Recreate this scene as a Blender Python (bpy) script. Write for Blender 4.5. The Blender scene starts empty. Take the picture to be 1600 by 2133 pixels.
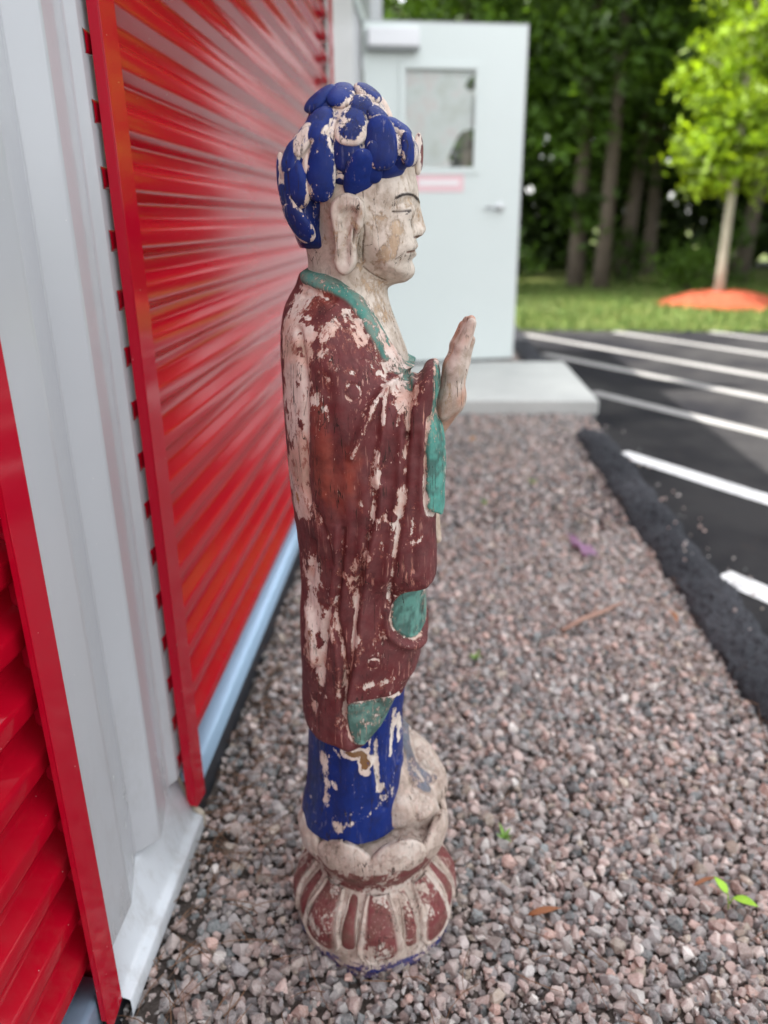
import bpy, bmesh, math, random
import numpy as np
from mathutils import Matrix, Vector
rad = math.radians
rng = np.random.default_rng(7)
random.seed(7)
sc = bpy.context.scene
COL = sc.collection

# ------------------------------------------------------------------ camera
CAM_H = 1.05
cd = bpy.data.cameras.new('camera')
cam = bpy.data.objects.new('camera', cd); COL.objects.link(cam)
cam.matrix_world = Matrix(((0.998075, -0.01133, 0.060978, 0.0),
                           (0.061031, 0.354467, -0.933075, 0.0),
                           (-0.011043, 0.935, 0.354476, CAM_H),
                           (0, 0, 0, 1)))
cd.sensor_fit = 'VERTICAL'; cd.sensor_height = 36.0; cd.lens = 27.09
cd.clip_start = 0.02; cd.clip_end = 600
cd.dof.use_dof = True; cd.dof.focus_distance = 0.875; cd.dof.aperture_fstop = 2.7
sc.camera = cam

# ------------------------------------------------------------------ sky and sun
SUN = Vector((-0.552, 0.201, 0.809)).normalized()
w = bpy.data.worlds.new('World'); sc.world = w; w.use_nodes = True
nt = w.node_tree; bg = nt.nodes['Background']
sky = nt.nodes.new('ShaderNodeTexSky'); sky.sky_type = 'NISHITA'; sky.sun_disc = False
sky.sun_elevation = math.asin(SUN.z); sky.sun_rotation = math.atan2(SUN.x, SUN.y)
sky.air_density = 1.0; sky.dust_density = 2.0; sky.ozone_density = 1.0
hs = nt.nodes.new('ShaderNodeHueSaturation'); hs.inputs['Saturation'].default_value = 0.16
nt.links.new(sky.outputs[0], hs.inputs['Color']); nt.links.new(hs.outputs[0], bg.inputs[0])
bg.inputs[1].default_value = 0.15
sd = bpy.data.lights.new('sun', 'SUN'); sd.energy = 3.0; sd.angle = rad(0.6); sd.color = (1, 0.95, 0.87)
sun = bpy.data.objects.new('sun', sd); COL.objects.link(sun)
sun.rotation_euler = (-SUN).to_track_quat('-Z', 'Y').to_euler()
sc.view_settings.view_transform = 'Standard'; sc.view_settings.look = 'None'
sc.view_settings.exposure = 2.4; sc.view_settings.gamma = 1.0
try: sc.cycles.max_bounces = 8; sc.cycles.use_denoising = True
except Exception: pass

# ------------------------------------------------------------------ material helpers
class NT:
    def __init__(s, name):
        s.m = bpy.data.materials.new(name); s.m.use_nodes = True
        s.t = s.m.node_tree; s.b = s.t.nodes['Principled BSDF']; s.out = s.t.nodes['Material Output']
    def n(s, typ, **kw):
        q = s.t.nodes.new(typ)
        for k, v in kw.items():
            if k in q.inputs.keys(): s.set(q.inputs[k], v)
            else: setattr(q, k, v)
        return q
    def set(s, inp, v):
        if isinstance(v, bpy.types.NodeSocket): s.t.links.new(v, inp)
        else: inp.default_value = v
    def coord(s, kind='Object'): return s.n('ShaderNodeTexCoord').outputs[kind]
    def mapping(s, vec, scale): 
        q = s.n('ShaderNodeMapping'); s.set(q.inputs['Vector'], vec); q.inputs['Scale'].default_value = scale
        return q.outputs[0]
    def noise(s, vec, scale, detail=4, rough=.55, dist=0):
        q = s.n('ShaderNodeTexNoise'); s.set(q.inputs['Vector'], vec); q.inputs['Scale'].default_value = scale
        q.inputs['Detail'].default_value = detail; q.inputs['Roughness'].default_value = rough; q.inputs['Distortion'].default_value = dist
        return q.outputs[0]
    def math(s, op, a, b=0.0, clamp=False):
        q = s.n('ShaderNodeMath', operation=op); q.use_clamp = clamp
        s.set(q.inputs[0], a); s.set(q.inputs[1], b); return q.outputs[0]
    def ramp(s, fac, stops, interp='LINEAR'):
        q = s.n('ShaderNodeValToRGB'); s.set(q.inputs[0], fac); q.color_ramp.interpolation = interp
        el = q.color_ramp.elements
        while len(el) < len(stops): el.new(0.5)
        for e, (p, c) in zip(el, stops):
            e.position = p; e.color = (c[0], c[1], c[2], 1) if not isinstance(c, (int, float)) else (c, c, c, 1)
        return q.outputs[0]
    def mix(s, fac, a, b, mode='MIX'):
        q = s.n('ShaderNodeMix', data_type='RGBA', blend_type=mode)
        for i, v in ((q.inputs[0], fac), (q.inputs[6], a), (q.inputs[7], b)):
            if isinstance(v, tuple) and len(v) == 3: v = (*v, 1)
            s.set(i, v)
        return q.outputs[2]
    def attr(s, name, out='Color'): return s.n('ShaderNodeAttribute', attribute_name=name).outputs[out]
    def bump(s, h, dist=.001, strength=.5):
        q = s.n('ShaderNodeBump'); s.set(q.inputs['Height'], h); q.inputs['Distance'].default_value = dist
        q.inputs['Strength'].default_value = strength; s.t.links.new(q.outputs[0], s.b.inputs['Normal'])
    def base(s, c, rough=.6, spec=.5, metal=0.0):
        if isinstance(c, tuple) and len(c) == 3: c = (*c, 1)
        s.set(s.b.inputs['Base Color'], c); s.set(s.b.inputs['Roughness'], rough)
        s.b.inputs['Specular IOR Level'].default_value = spec; s.b.inputs['Metallic'].default_value = metal
        return s

def mat_metal_paint(name, col, rough=.22, var=.06, bumpy=0.0, speck=True, spec=.5, dirty=.0):
    m = NT(name); c = m.coord()
    n1 = m.noise(c, 3.0, 4); n2 = m.noise(c, 60, 3)
    dark = tuple(x * (1 - var * 2.5) for x in col)
    k = m.mix(n1, dark, tuple(min(1, x * (1 + var)) for x in col))
    if speck:   # specks of dust and pollen stuck to the paint
        v = m.n('ShaderNodeTexVoronoi', feature='DISTANCE_TO_EDGE'); 
        v2 = m.n('ShaderNodeTexVoronoi'); m.set(v2.inputs['Vector'], c); v2.inputs['Scale'].default_value = 45
        sp = m.math('LESS_THAN', v2.outputs['Distance'], .035)
        k = m.mix(m.math('MULTIPLY', sp, .45), k, (.75, .73, .68))
    # splash dirt from the gravel, thinning out above knee height
    z = m.n('ShaderNodeSeparateXYZ'); m.set(z.inputs[0], c)
    fall = m.n('ShaderNodeMapRange', clamp=True); m.set(fall.inputs[0], z.outputs[2]); fall.inputs[1].default_value = .55; fall.inputs[2].default_value = .0
    dn = m.noise(m.mapping(c, (1, 1, .45)), 26, 6, .7)
    dirt = m.math('MULTIPLY', fall.outputs[0], m.ramp(dn, [(.46, 0), (.70, dirty)]))
    k = m.mix(dirt, k, (.20, .165, .13))
    m.base(k, m.math('ADD', m.math('ADD', m.math('MULTIPLY', n2, .08), rough - .04), m.math('MULTIPLY', dirt, .6)), spec)
    if bumpy: m.bump(m.noise(c, 6, 3), .01, bumpy)
    return m.m

RED = mat_metal_paint('red_metal_paint', (.40, .002, .014), .125, .05, 0, spec=.32, dirty=.12)
REDTRIM = mat_metal_paint('red_trim_paint', (.43, .002, .018), .10, .04, 0, spec=.26, dirty=.15)
WHITE = mat_metal_paint('white_metal_paint', (.47, .48, .50), .20, .03, .03, dirty=.35)
WHITE2 = mat_metal_paint('white_flashing_paint', (.60, .63, .66), .3, .03, .02, dirty=.4)
DOORW = mat_metal_paint('white_door_paint', (.61, .66, .64), .4, .015, 0, False)
CLOSERW = mat_metal_paint('white_closer_paint', (.72, .72, .74), .35, .01, 0, False)
SCREWR = mat_metal_paint('red_screw_paint', (.55, .05, .07), .3, .02, 0, False)

def simple(name, col, rough=.6, metal=0., spec=.5, nscale=20, var=.15, bump=0):
    m = NT(name); c = m.coord(); n = m.noise(c, nscale, 6, .6)
    m.base(m.mix(n, tuple(x * (1 - var) for x in col), tuple(x * (1 + var) for x in col)), rough, spec, metal)
    if bump: m.bump(n, bump, .7)
    return m.m
SILLM = simple('sill_sky_reflection', (.36, .52, .68), .30, .1, .5, 14, .08)  # blue of the reflected sky is put into the sill's base colour
FOUND = simple('black_foundation', (.018, .021, .027), .45, 0, .5, 25, .4, .002)
GAPSHADE = simple('gap_shade', (.012, .010, .010), .8)  # near-black colour standing in for the shade behind the red panels
STEEL = simple('brushed_steel', (.45, .46, .47), .3, .9)
RUBBER = simple('dark_rubber', (.02, .02, .022), .6)

# ------------------------------------------------------------------ mesh helpers
def mesh_np(name, V, F, mat=None, smooth=False, parent=None, attrs=None):
    """V (n,3), F (m,k) same size faces"""
    V = np.asarray(V, np.float32); F = np.asarray(F, np.int32)
    me = bpy.data.meshes.new(name)
    me.vertices.add(len(V)); me.vertices.foreach_set('co', V.ravel())
    k = F.shape[1]
    me.loops.add(F.size); me.loops.foreach_set('vertex_index', F.ravel())
    me.polygons.add(len(F)); me.polygons.foreach_set('loop_start', np.arange(0, F.size, k, dtype=np.int32))
    me.polygons.foreach_set('use_smooth', np.full(len(F), smooth, bool))
    me.update(calc_edges=True)
    if attrs:
        for an, a in attrs.items():
            a = np.asarray(a, np.float32)
            if a.ndim == 1:
                at = me.attributes.new(an, 'FLOAT', 'POINT'); at.data.foreach_set('value', a)
            else:
                at = me.attributes.new(an, 'FLOAT_COLOR', 'POINT')
                at.data.foreach_set('color', np.concatenate([a, np.ones((len(a), 1), np.float32)], 1).ravel())
    if mat: me.materials.append(mat)
    o = bpy.data.objects.new(name, me); COL.objects.link(o)
    if parent: o.parent = parent
    return o

class MB:
    def __init__(s): s.v = []; s.f = []
    def add(s, V, F):
        o = len(s.v); s.v += [tuple(p) for p in V]; s.f += [tuple(i + o for i in q) for q in F]; return s
    def box(s, x0, x1, y0, y1, z0, z1):
        V = [(x, y, z) for x in (x0, x1) for y in (y0, y1) for z in (z0, z1)]
        return s.add(V, [(0, 1, 3, 2), (4, 6, 7, 5), (0, 4, 5, 1), (2, 3, 7, 6), (0, 2, 6, 4), (1, 5, 7, 3)])
    def sweep_y(s, prof, y0, y1):   # profile (x,z) polyline swept along y
        n = len(prof); V = [(x, y, z) for y in (y0, y1) for x, z in prof]
        return s.add(V, [(i, i + 1, n + i + 1, n + i) for i in range(n - 1)])
    def sweep_z(s, prof, z0, z1):   # profile (x,y)
        n = len(prof); V = [(x, y, z) for z in (z0, z1) for x, y in prof]
        return s.add(V, [(i, i + 1, n + i + 1, n + i) for i in range(n - 1)])
    def build(s, name, mat, parent=None, smooth=False, bevel=0, solid=0, seg=2):
        me = bpy.data.meshes.new(name); me.from_pydata(s.v, [], s.f); me.update()
        bm = bmesh.new(); bm.from_mesh(me); bmesh.ops.recalc_face_normals(bm, faces=bm.faces); bm.to_mesh(me); bm.free()
        me.materials.append(mat)
        if smooth: me.polygons.foreach_set('use_smooth', [True] * len(me.polygons))
        o = bpy.data.objects.new(name, me); COL.objects.link(o)
        if parent: o.parent = parent
        if solid:
            q = o.modifiers.new('solid', 'SOLIDIFY'); q.thickness = solid; q.offset = 0
        if bevel:
            q = o.modifiers.new('bevel', 'BEVEL'); q.width = bevel; q.segments = seg; q.limit_method = 'ANGLE'
            if smooth is False: me.polygons.foreach_set('use_smooth', [False] * len(me.polygons))
        return o

def tube(points, radii, n=8):
    P = np.array(points, float); r = np.array(radii, float)
    V = []; F = []
    up = np.array([0, 0, 1.])
    for i, p in enumerate(P):
        t = P[min(i + 1, len(P) - 1)] - P[max(i - 1, 0)]; t /= np.linalg.norm(t)
        a = np.cross(t, up if abs(t[2]) < .95 else [1, 0, 0]); a /= np.linalg.norm(a); b = np.cross(t, a)
        for k in range(n):
            th = 2 * math.pi * k / n
            V.append(p + r[i] * (math.cos(th) * a + math.sin(th) * b))
    for i in range(len(P) - 1):
        for k in range(n):
            F.append((i * n + k, i * n + (k + 1) % n, (i + 1) * n + (k + 1) % n, (i + 1) * n + k))
    F.append(tuple(range(n))[::-1]); F.append(tuple(range((len(P) - 1) * n, len(P) * n)))
    return V, F

def empty(name, loc=(0, 0, 0), rz=0):
    o = bpy.data.objects.new(name, None); o.location = loc; o.rotation_euler = (0, 0, rz); COL.objects.link(o); return o
def tag(o, label=None, cat=None, group=None, kind=None):
    if label: o['label'] = label
    if cat: o['category'] = cat
    if group: o['group'] = group
    if kind: o['kind'] = kind
    return o

# numpy lattice noise --------------------------------------------------------
_perm = rng.permutation(256); _perm = np.concatenate([_perm, _perm, _perm]); _val = rng.random(256) * 2 - 1
def vnoise(P):
    P = np.asarray(P, float); i = np.floor(P).astype(int); f = P - i; u = f * f * (3 - 2 * f); i &= 255
    def h(a, b, c): return _val[_perm[_perm[_perm[(i[:, 0] + a) & 255] + ((i[:, 1] + b) & 255)] + ((i[:, 2] + c) & 255)] & 255]
    x00 = h(0, 0, 0) * (1 - u[:, 0]) + h(1, 0, 0) * u[:, 0]; x10 = h(0, 1, 0) * (1 - u[:, 0]) + h(1, 1, 0) * u[:, 0]
    x01 = h(0, 0, 1) * (1 - u[:, 0]) + h(1, 0, 1) * u[:, 0]; x11 = h(0, 1, 1) * (1 - u[:, 0]) + h(1, 1, 1) * u[:, 0]
    a = x00 * (1 - u[:, 1]) + x10 * u[:, 1]; b = x01 * (1 - u[:, 1]) + x11 * u[:, 1]
    return a * (1 - u[:, 2]) + b * u[:, 2]
def fbm(P, s, oct=3):
    P = np.asarray(P, float) * s; r = 0; a = 1
    for k in range(oct): r = r + a * vnoise(P + 17.3 * k); P = P * 2.03; a *= .5
    return r / 1.75

# ================================================================== THE SETTING
def ground_mat():
    m = NT('grass_ground'); c = m.coord(); n = m.noise(c, 1.3, 6, .6); n2 = m.noise(c, 30, 4)
    k = m.ramp(n, [(.3, (.035, .05, .010)), (.5, (.075, .095, .02)), (.7, (.13, .125, .04))])
    m.base(m.mix(m.math('MULTIPLY', n2, .5), k, (.10, .14, .03)), .9, .2); return m.m
GRASSG = ground_mat()
g = MB().add([(-120, -120, -.03), (120, -120, -.03), (120, 120, -.03), (-120, 120, -.03)], [(0, 1, 2, 3)]).build('ground', GRASSG)
tag(g, 'grassy ground running back under the trees', kind='structure')

def asphalt_mat(name, a, b):
    m = NT(name); c = m.coord(); n = m.noise(c, 1.1, 5, .6); n2 = m.noise(c, 220, 3, .7); n3 = m.noise(c, 18, 5, .65)
    k = m.mix(m.ramp(n, [(.42, 0), (.58, 1)]), a, b)
    k = m.mix(m.ramp(n2, [(.6, 0), (.75, .5)]), k, (.07, .065, .065))
    k = m.mix(m.ramp(n3, [(.62, 0), (.72, .35)]), k, (.06, .04, .03))
    m.base(k, .8, .12); m.bump(n2, .004, .8); return m.m
ASPH = asphalt_mat('asphalt_lot', (.009, .009, .012), (.030, .029, .030))
CURBM = asphalt_mat('asphalt_curb', (.034, .036, .041), (.062, .063, .070))
lot = MB().add([(.68, -14, -.012), (34, -14, -.012), (34, 7.75, -.012), (3.2, 7.9, -.012), (.6, 8.12, -.012)], [(0, 1, 2, 3, 4)]).build('parking_lot', ASPH)
tag(lot, 'black asphalt parking lot with angled white lines', kind='structure')

def line_mat(name, hi, lo):
    m = NT(name); c = m.coord(); n = m.noise(c, 40, 6, .7); n2 = m.noise(c, 2.0, 3)
    k = m.mix(m.ramp(m.math('ADD', m.math('MULTIPLY', n, .7), m.math('MULTIPLY', n2, .3)), [(.46, 0), (.66, .75)]), hi, lo)
    m.base(k, .75, .3); m.bump(n, .002, .4); return m.m
LINEN = line_mat('white_road_paint', (.72, .72, .71), (.26, .26, .26)); LINEW = line_mat('worn_road_paint', (.25, .245, .24), (.15, .145, .14))
LINES = [((.915, 2.262), 4.5), ((.905, 3.62), 4.6), ((1.03, 5.02), 4.6), ((.92, 6.53), 4.6), ((.90, 7.68), 4.6), ((1.78, 7.85), 4.6), ((2.70, 7.83), 4.6), ((3.65, 7.78), 4.6), ((.93, .85), 4.5)]
for (x0, y0), L in LINES:
    d = np.array([.555, -.832]); nrm = np.array([.832, .555]) * .052
    p0 = np.array([x0, y0]); p1 = p0 + d * L
    N = 24; V = []; F = []
    for i in range(N + 1):
        p = p0 + (p1 - p0) * i / N
        j = .003 * np.array([math.sin(i * 7.1 + x0 * 9), math.sin(i * 5.3 + y0 * 7)])
        a = p - nrm + j; b = p + nrm - j
        V += [(a[0], a[1], -.007), (b[0], b[1], -.007)]
    F = [(2 * i, 2 * i + 1, 2 * i + 3, 2 * i + 2) for i in range(N)]
    MB().add(V, F).build('parking_line', LINEN if y0 < 4 else LINEW, lot)

# asphalt berm kerbs (lumpy hand-laid)
def curb(name, xs, y0, y1, h, label, dx=0.0, cap=True):
    x0, x1 = xs; ny = int((y1 - y0) / .009); prof = []
    T = np.linspace(0, 1, 25); V = []
    for j in range(ny + 1):
        y = y0 + (y1 - y0) * j / ny; sh = dx * (j / ny)
        e = 1.0
        if cap: e = min(1.0, max(0.02, (y1 - y) / .05)) ** .4
        for t in T:
            zz = h * e * (1 - abs(2 * t - 1) ** 4.5) ** .5 * (1 - .45 * max(0, t - .35))
            V.append((x0 + sh + (x1 - x0) * t, y, zz - .014))
    V = np.array(V); P = V.copy()
    n = fbm(P, 9, 3); n2 = fbm(P + 5, 60, 3); n3 = fbm(P * [0, 1, 0] + 3, 3.2, 2)
    n4 = fbm(P + 8, 24, 3); V[:, 0] += .020 * n + .02 * n3 + .007 * n2 + .008 * n4; V[:, 2] += np.clip(V[:, 2] + .014, 0, 1) * (.25 * n + .16 * n2 + .16 * n4)
    k = len(T); F = [(j * k + i, j * k + i + 1, (j + 1) * k + i + 1, (j + 1) * k + i) for j in range(ny) for i in range(k - 1)]
    V[:, 2] += np.clip(V[:, 2] + .014, 0, 1) * .16 * rng.normal(size=len(V)) * .5; V[:, 0] += .0012 * rng.normal(size=len(V)); o = mesh_np(name, V, F, CURBM, False); tag(o, label, kind='structure'); return o
curb('curb', (.725, .900), -1.2, 3.96, .048, 'lumpy black asphalt kerb between gravel and lot', .01)
curb('curb', (.70, .88), 5.75, 8.05, .06, 'far piece of asphalt kerb beyond the concrete slab', -.02)

# concrete slab
def conc_mat():
    m = NT('pale_concrete'); c = m.coord(); n = m.noise(c, 3, 6, .6); n2 = m.noise(c, 90, 4)
    k = m.ramp(n, [(.3, (.42, .43, .41)), (.7, (.54, .55, .52))]); m.base(m.mix(m.math('MULTIPLY', n2, .3), k, (.36, .35, .33)), .85, .3)
    m.bump(n2, .002, .5); return m.m
sl = MB().box(-.44, .955, 4.42, 5.72, -.05, .07).build('concrete_slab', conc_mat(), bevel=.012)
tag(sl, 'pale concrete slab at the foot of the open door', kind='structure')

# gravel -------------------------------------------------------------------
def gravel_base_mat():
    m = NT('gravel_bed_soil'); c = m.coord(); n = m.noise(c, 60, 5, .7)
    m.base(m.ramp(n, [(.3, (.05, .040, .034)), (.7, (.15, .125, .11))]), .95, .2); m.bump(n, .01, 1); return m.m
gb = MB().add([(-.46, -.4, -.016), (.90, -.4, -.016), (.93, 8.1, -.016), (-.46, 8.1, -.016)], [(0, 1, 2, 3)]).build('gravel_bed', gravel_base_mat())
tag(gb, 'dark soil under the gravel strip', kind='structure')
def stone_mat():
    m = NT('crushed_stone'); c = m.coord(); a = m.attr('tint')
    n = m.noise(c, 260, 4, .7); n2 = m.noise(c, 700, 2, .7)
    k = m.mix(m.ramp(n, [(.40, 0), (.62, .55)]), a, m.mix(.5, a, (.62, .56, .53)))
    k = m.mix(m.ramp(n2, [(.56, 0), (.66, .65)]), k, (.07, .06, .06))
    m.base(k, .7, .4); m.bump(n, .0012, .8); return m.m
def make_variants(num, npts):
    out = []
    for q in range(num):
        bm = bmesh.new(); r = np.random.default_rng(100 + q)
        P = r.normal(size=(npts, 3)); P /= np.linalg.norm(P, axis=1)[:, None]
        P *= (.8 + .3 * r.random((npts, 1))); P *= np.array([1, .78 + .3 * r.random(), .62 + .25 * r.random()])
        vs = [bm.verts.new(p) for p in P]
        res = bmesh.ops.convex_hull(bm, input=vs)
        for v in [v for v in bm.verts if not v.link_faces]: bm.verts.remove(v)
        bmesh.ops.triangulate(bm, faces=bm.faces)
        bm.verts.index_update()
        out.append((np.array([v.co for v in bm.verts]), np.array([[v.index for v in f.verts] for f in bm.faces]))); bm.free()
    return out
VAR_HI = make_variants(14, 17); VAR_LO = make_variants(8, 11)
PAL = np.array([(.36, .27, .245), (.40, .31, .285), (.31, .265, .25), (.30, .29, .285), (.25, .24, .24), (.43, .37, .345), (.20, .195, .20), (.10, .12, .125), (.38, .255, .22), (.47, .45, .43), (.34, .29, .24), (.15, .17, .175), (.36, .32, .31), (.27, .225, .205)])
PAL = PAL * np.array([1.13, 1.09, 1.05])
PW = np.array([1.3, 1.1, 1.3, 1.5, 1.2, 1.0, 1.0, .6, .6, .6, .7, .6, 1.2, 1.2]); PW /= PW.sum()
def stones(name, pts, rads, zs, variants, mat):
    n = len(pts); Vs = []; Fs = []; Ts = []; off = 0
    vi = rng.integers(0, len(variants), n); cols = PAL[rng.choice(len(PAL), n, p=PW)] * (.62 + .75 * rng.random((n, 1)))
    q = rng.normal(size=(n, 4)); q /= np.linalg.norm(q, axis=1)[:, None]
    a, b, c, d = q.T
    R = np.stack([np.stack([1 - 2 * (c * c + d * d), 2 * (b * c - a * d), 2 * (b * d + a * c)], -1), np.stack([2 * (b * c + a * d), 1 - 2 * (b * b + d * d), 2 * (c * d - a * b)], -1), np.stack([2 * (b * d - a * c), 2 * (c * d + a * b), 1 - 2 * (b * b + c * c)], -1)], 1)
    for k, (V, F) in enumerate(variants):
        ix = np.where(vi == k)[0]
        if not len(ix): continue
        W = np.einsum('nij,vj->nvi', R[ix], V) * rads[ix][:, None, None]
        W[:, :, :2] += pts[ix][:, None, :]; W[:, :, 2] += zs[ix][:, None]
        Vs.append(W.reshape(-1, 3)); Fs.append((F[None] + (np.arange(len(ix)) * len(V))[:, None, None] + off).reshape(-1, 3)); off += len(ix) * len(V)
        Ts.append(np.repeat(cols[ix], len(V), 0))
    return mesh_np(name, np.concatenate(Vs), np.concatenate(Fs), mat, False, None, {'tint': np.concatenate(Ts)})
def grid_pts(x0, x1, y0, y1, s):
    X, Y = np.meshgrid(np.arange(x0, x1, s), np.arange(y0, y1, s)); P = np.stack([X.ravel(), Y.ravel()], 1)
    P[:, 0] += (np.round((P[:, 1] - y0) / s) % 2) * s * .5
    return P + rng.normal(size=P.shape) * s * .22
STONE = stone_mat()
P1 = grid_pts(-.425, .755, .35, 2.6, .0145); P1b = grid_pts(-.40, .745, .35, 2.6, .0235)
P2 = grid_pts(-.425, .775, 2.6, 8.05, .0235); P2c = grid_pts(.74, .90, 3.95, 4.45, .024)
P2 = np.concatenate([P2, P2c]); P2 = P2[~((P2[:, 1] > 4.40) & (P2[:, 1] < 5.74))]
def st(P, r0, r1, z0, zj): return P, r0 + (r1 - r0) * rng.random(len(P)) ** 1.4, z0 + zj * rng.normal(size=len(P))
A = st(P1, .0066, .0150, -.010, .0025); B = st(P1b, .0055, .0160, -.0005, .002); Cc = st(P2, .0100, .0175, -.010, .003)
hi = [np.concatenate(z) for z in zip(A, B)]
hi[2] = hi[2] + .006 * fbm(np.c_[hi[0], np.zeros(len(hi[0]))], 4, 2)
# the gravel thins out against the building, where soil and needles show
keep = ~((hi[0][:, 0] < -.36) & (rng.random(len(hi[0])) < .45)); hi = [z[keep] for z in hi]
tag(stones('gravel', hi[0], hi[1], hi[2], VAR_HI, STONE), 'pink and grey crushed stone gravel around the statue', 'gravel', kind='stuff')
Pf = np.stack([rng.uniform(-.43, .76, 11000), .36 + 1.9 * rng.random(11000) ** 1.3], 1)
Ps = np.stack([.80 + .22 * rng.random(70) ** 1.6, rng.uniform(1.3, 4.3, 70)], 1); zs_ = np.where(Ps[:, 0] < .90, .036, -.006)
Fa = [np.concatenate(z) for z in zip((Pf, .0022 + .0042 * rng.random(11000) ** 2, -.010 + .012 * rng.random(11000)), (Ps, .004 + .006 * rng.random(70), zs_))]
tag(stones('gravel', Fa[0], Fa[1], Fa[2], VAR_LO, STONE), 'small chips and fines between the gravel stones', 'gravel', kind='stuff')
tag(stones('gravel', Cc[0], Cc[1], Cc[2], VAR_LO, STONE), 'far part of the crushed stone gravel strip', 'gravel', kind='stuff')

# grass strip beyond the lot (short blades)
def grass():
    n = 30000; x = rng.uniform(-1.5, 8.5, n); y = 7.95 + 6.5 * rng.random(n) ** 1.25 - .06 * (x - .9) * (x < 3.2)
    h = rng.uniform(.035, .085, n); a = rng.uniform(0, 6.28, n); w_ = .008
    dx, dy = np.cos(a) * w_, np.sin(a) * w_; lx, ly = rng.normal(size=n) * .025, rng.normal(size=n) * .025
    V = np.stack([np.c_[x - dx, y - dy, np.full(n, -.03)], np.c_[x + dx, y + dy, np.full(n, -.03)], np.c_[x + lx, y + ly, h - .02]], 1).reshape(-1, 3)
    F = np.arange(3 * n).reshape(-1, 3)
    c = np.array([(.075, .13, .02), (.11, .16, .03), (.15, .17, .05), (.05, .10, .015)])[rng.integers(0, 4, n)]
    c = c * (1 + .5 * fbm(np.c_[x, y, 0 * x], .8, 2))[:, None]
    m = NT('grass_blades'); m.base(m.attr('tint'), .7, .3)
    tag(mesh_np('grass', V, F, m.m, False, None, {'tint': np.repeat(c, 3, 0)}), 'mown grass strip between lot and trees', 'grass', kind='stuff')
grass()
# ================================================================== STORAGE BUILDING
HB = 2.84
bld = empty('storage_building', (-.46, 2.0, 0))
tag(bld, 'storage building with red ribbed metal panels and white ribbed pier', 'building')
def bpart(mb, name, mat, parent=None, **kw):
    o = mb.build(name, mat, None, **kw)
    o.parent = parent or bld
    o.matrix_parent_inverse = (Matrix.Translation(bld.location)).inverted()
    return o
INV = Matrix.Translation(bld.location).inverted()
bpart(MB().box(-7, -.485, -6, 7.4, .02, HB - .06), 'wall', WHITE)
bpart(MB().box(-7.1, -.462, -6.1, 7.46, HB - .058, HB), 'roof', WHITE2)
bpart(MB().box(-7, -.432, -6, 7.36, -.2, .045), 'foundation', FOUND, bevel=.004)

RIBSHADE = simple('rib_hollow_shade', (.035, .006, .008), .6); PITCH = .0795; RC0 = .1525       # rib pitch, lowest rib centre
def rib_profile(z0, z1, xi, xo):
    pr = []
    k0 = int((z0 - RC0) / PITCH) - 1
    z = z0; pts = []
    for k in range(k0, k0 + 60):
        c = RC0 + k * PITCH
        for dz, x in ((-.0285, xi), (-.0125, xo), (.0125, xo), (.0285, xi)):
            pts.append((x, c + dz))
    pts = [p for p in pts if z0 <= p[1] <= z1]
    # round the folds
    out = []
    for i, p in enumerate(pts):
        if i in (0, len(pts) - 1): out.append(p); continue
        a, b, c = np.array(pts[i - 1]), np.array(p), np.array(pts[i + 1])
        r = .0042
        u = b + (a - b) / np.linalg.norm(a - b) * r; v_ = b + (c - b) / np.linalg.norm(c - b) * r
        for t in (0, .33, .67, 1): out.append(tuple((1 - t) ** 2 * u + 2 * t * (1 - t) * b + t * t * v_))
    return out
def red_panel(y0, y1, zb, label):
    mb = MB(); pr = rib_profile(zb, HB - .09, -.462, -.441)
    ys = np.linspace(y0, y1, 3)
    n = len(pr); V = [(x, y, z) for y in ys for x, z in pr]
    F = [(j * n + i, j * n + i + 1, (j + 1) * n + i + 1, (j + 1) * n + i) for j in range(len(ys) - 1) for i in range(n - 1)]
    o = bpart(mb.add(V, F), 'red_panel', RED, smooth=True); o['label'] = label
    # a dark board behind the sheet stands in for shade in the hollow ribs
    return o
rp = red_panel(1.092, 3.60, .102, 'far red horizontally ribbed metal panel')
for k in range(0, 33):      # dark caps painted as the shade inside the hollow rib ends
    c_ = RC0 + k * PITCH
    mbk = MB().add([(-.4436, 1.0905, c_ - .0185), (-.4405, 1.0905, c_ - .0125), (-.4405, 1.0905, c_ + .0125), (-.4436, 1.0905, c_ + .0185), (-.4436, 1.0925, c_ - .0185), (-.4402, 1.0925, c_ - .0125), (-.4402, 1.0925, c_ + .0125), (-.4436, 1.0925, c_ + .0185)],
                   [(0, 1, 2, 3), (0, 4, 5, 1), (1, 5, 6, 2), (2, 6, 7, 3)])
    bpart(mbk, 'rib_shade_cap', RIBSHADE, rp)
red_panel(-3.0, .734, .102, 'near red horizontally ribbed metal panel')
bpart(MB().box(-.482, -.466, 1.097, 3.59, .10, HB - .08), 'panel_shade_board', GAPSHADE)  # dark boards added behind both panels, painted as the shade there
bpart(MB().box(-.482, -.466, -3.0, .734, .10, HB - .08), 'panel_shade_board', GAPSHADE)

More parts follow.
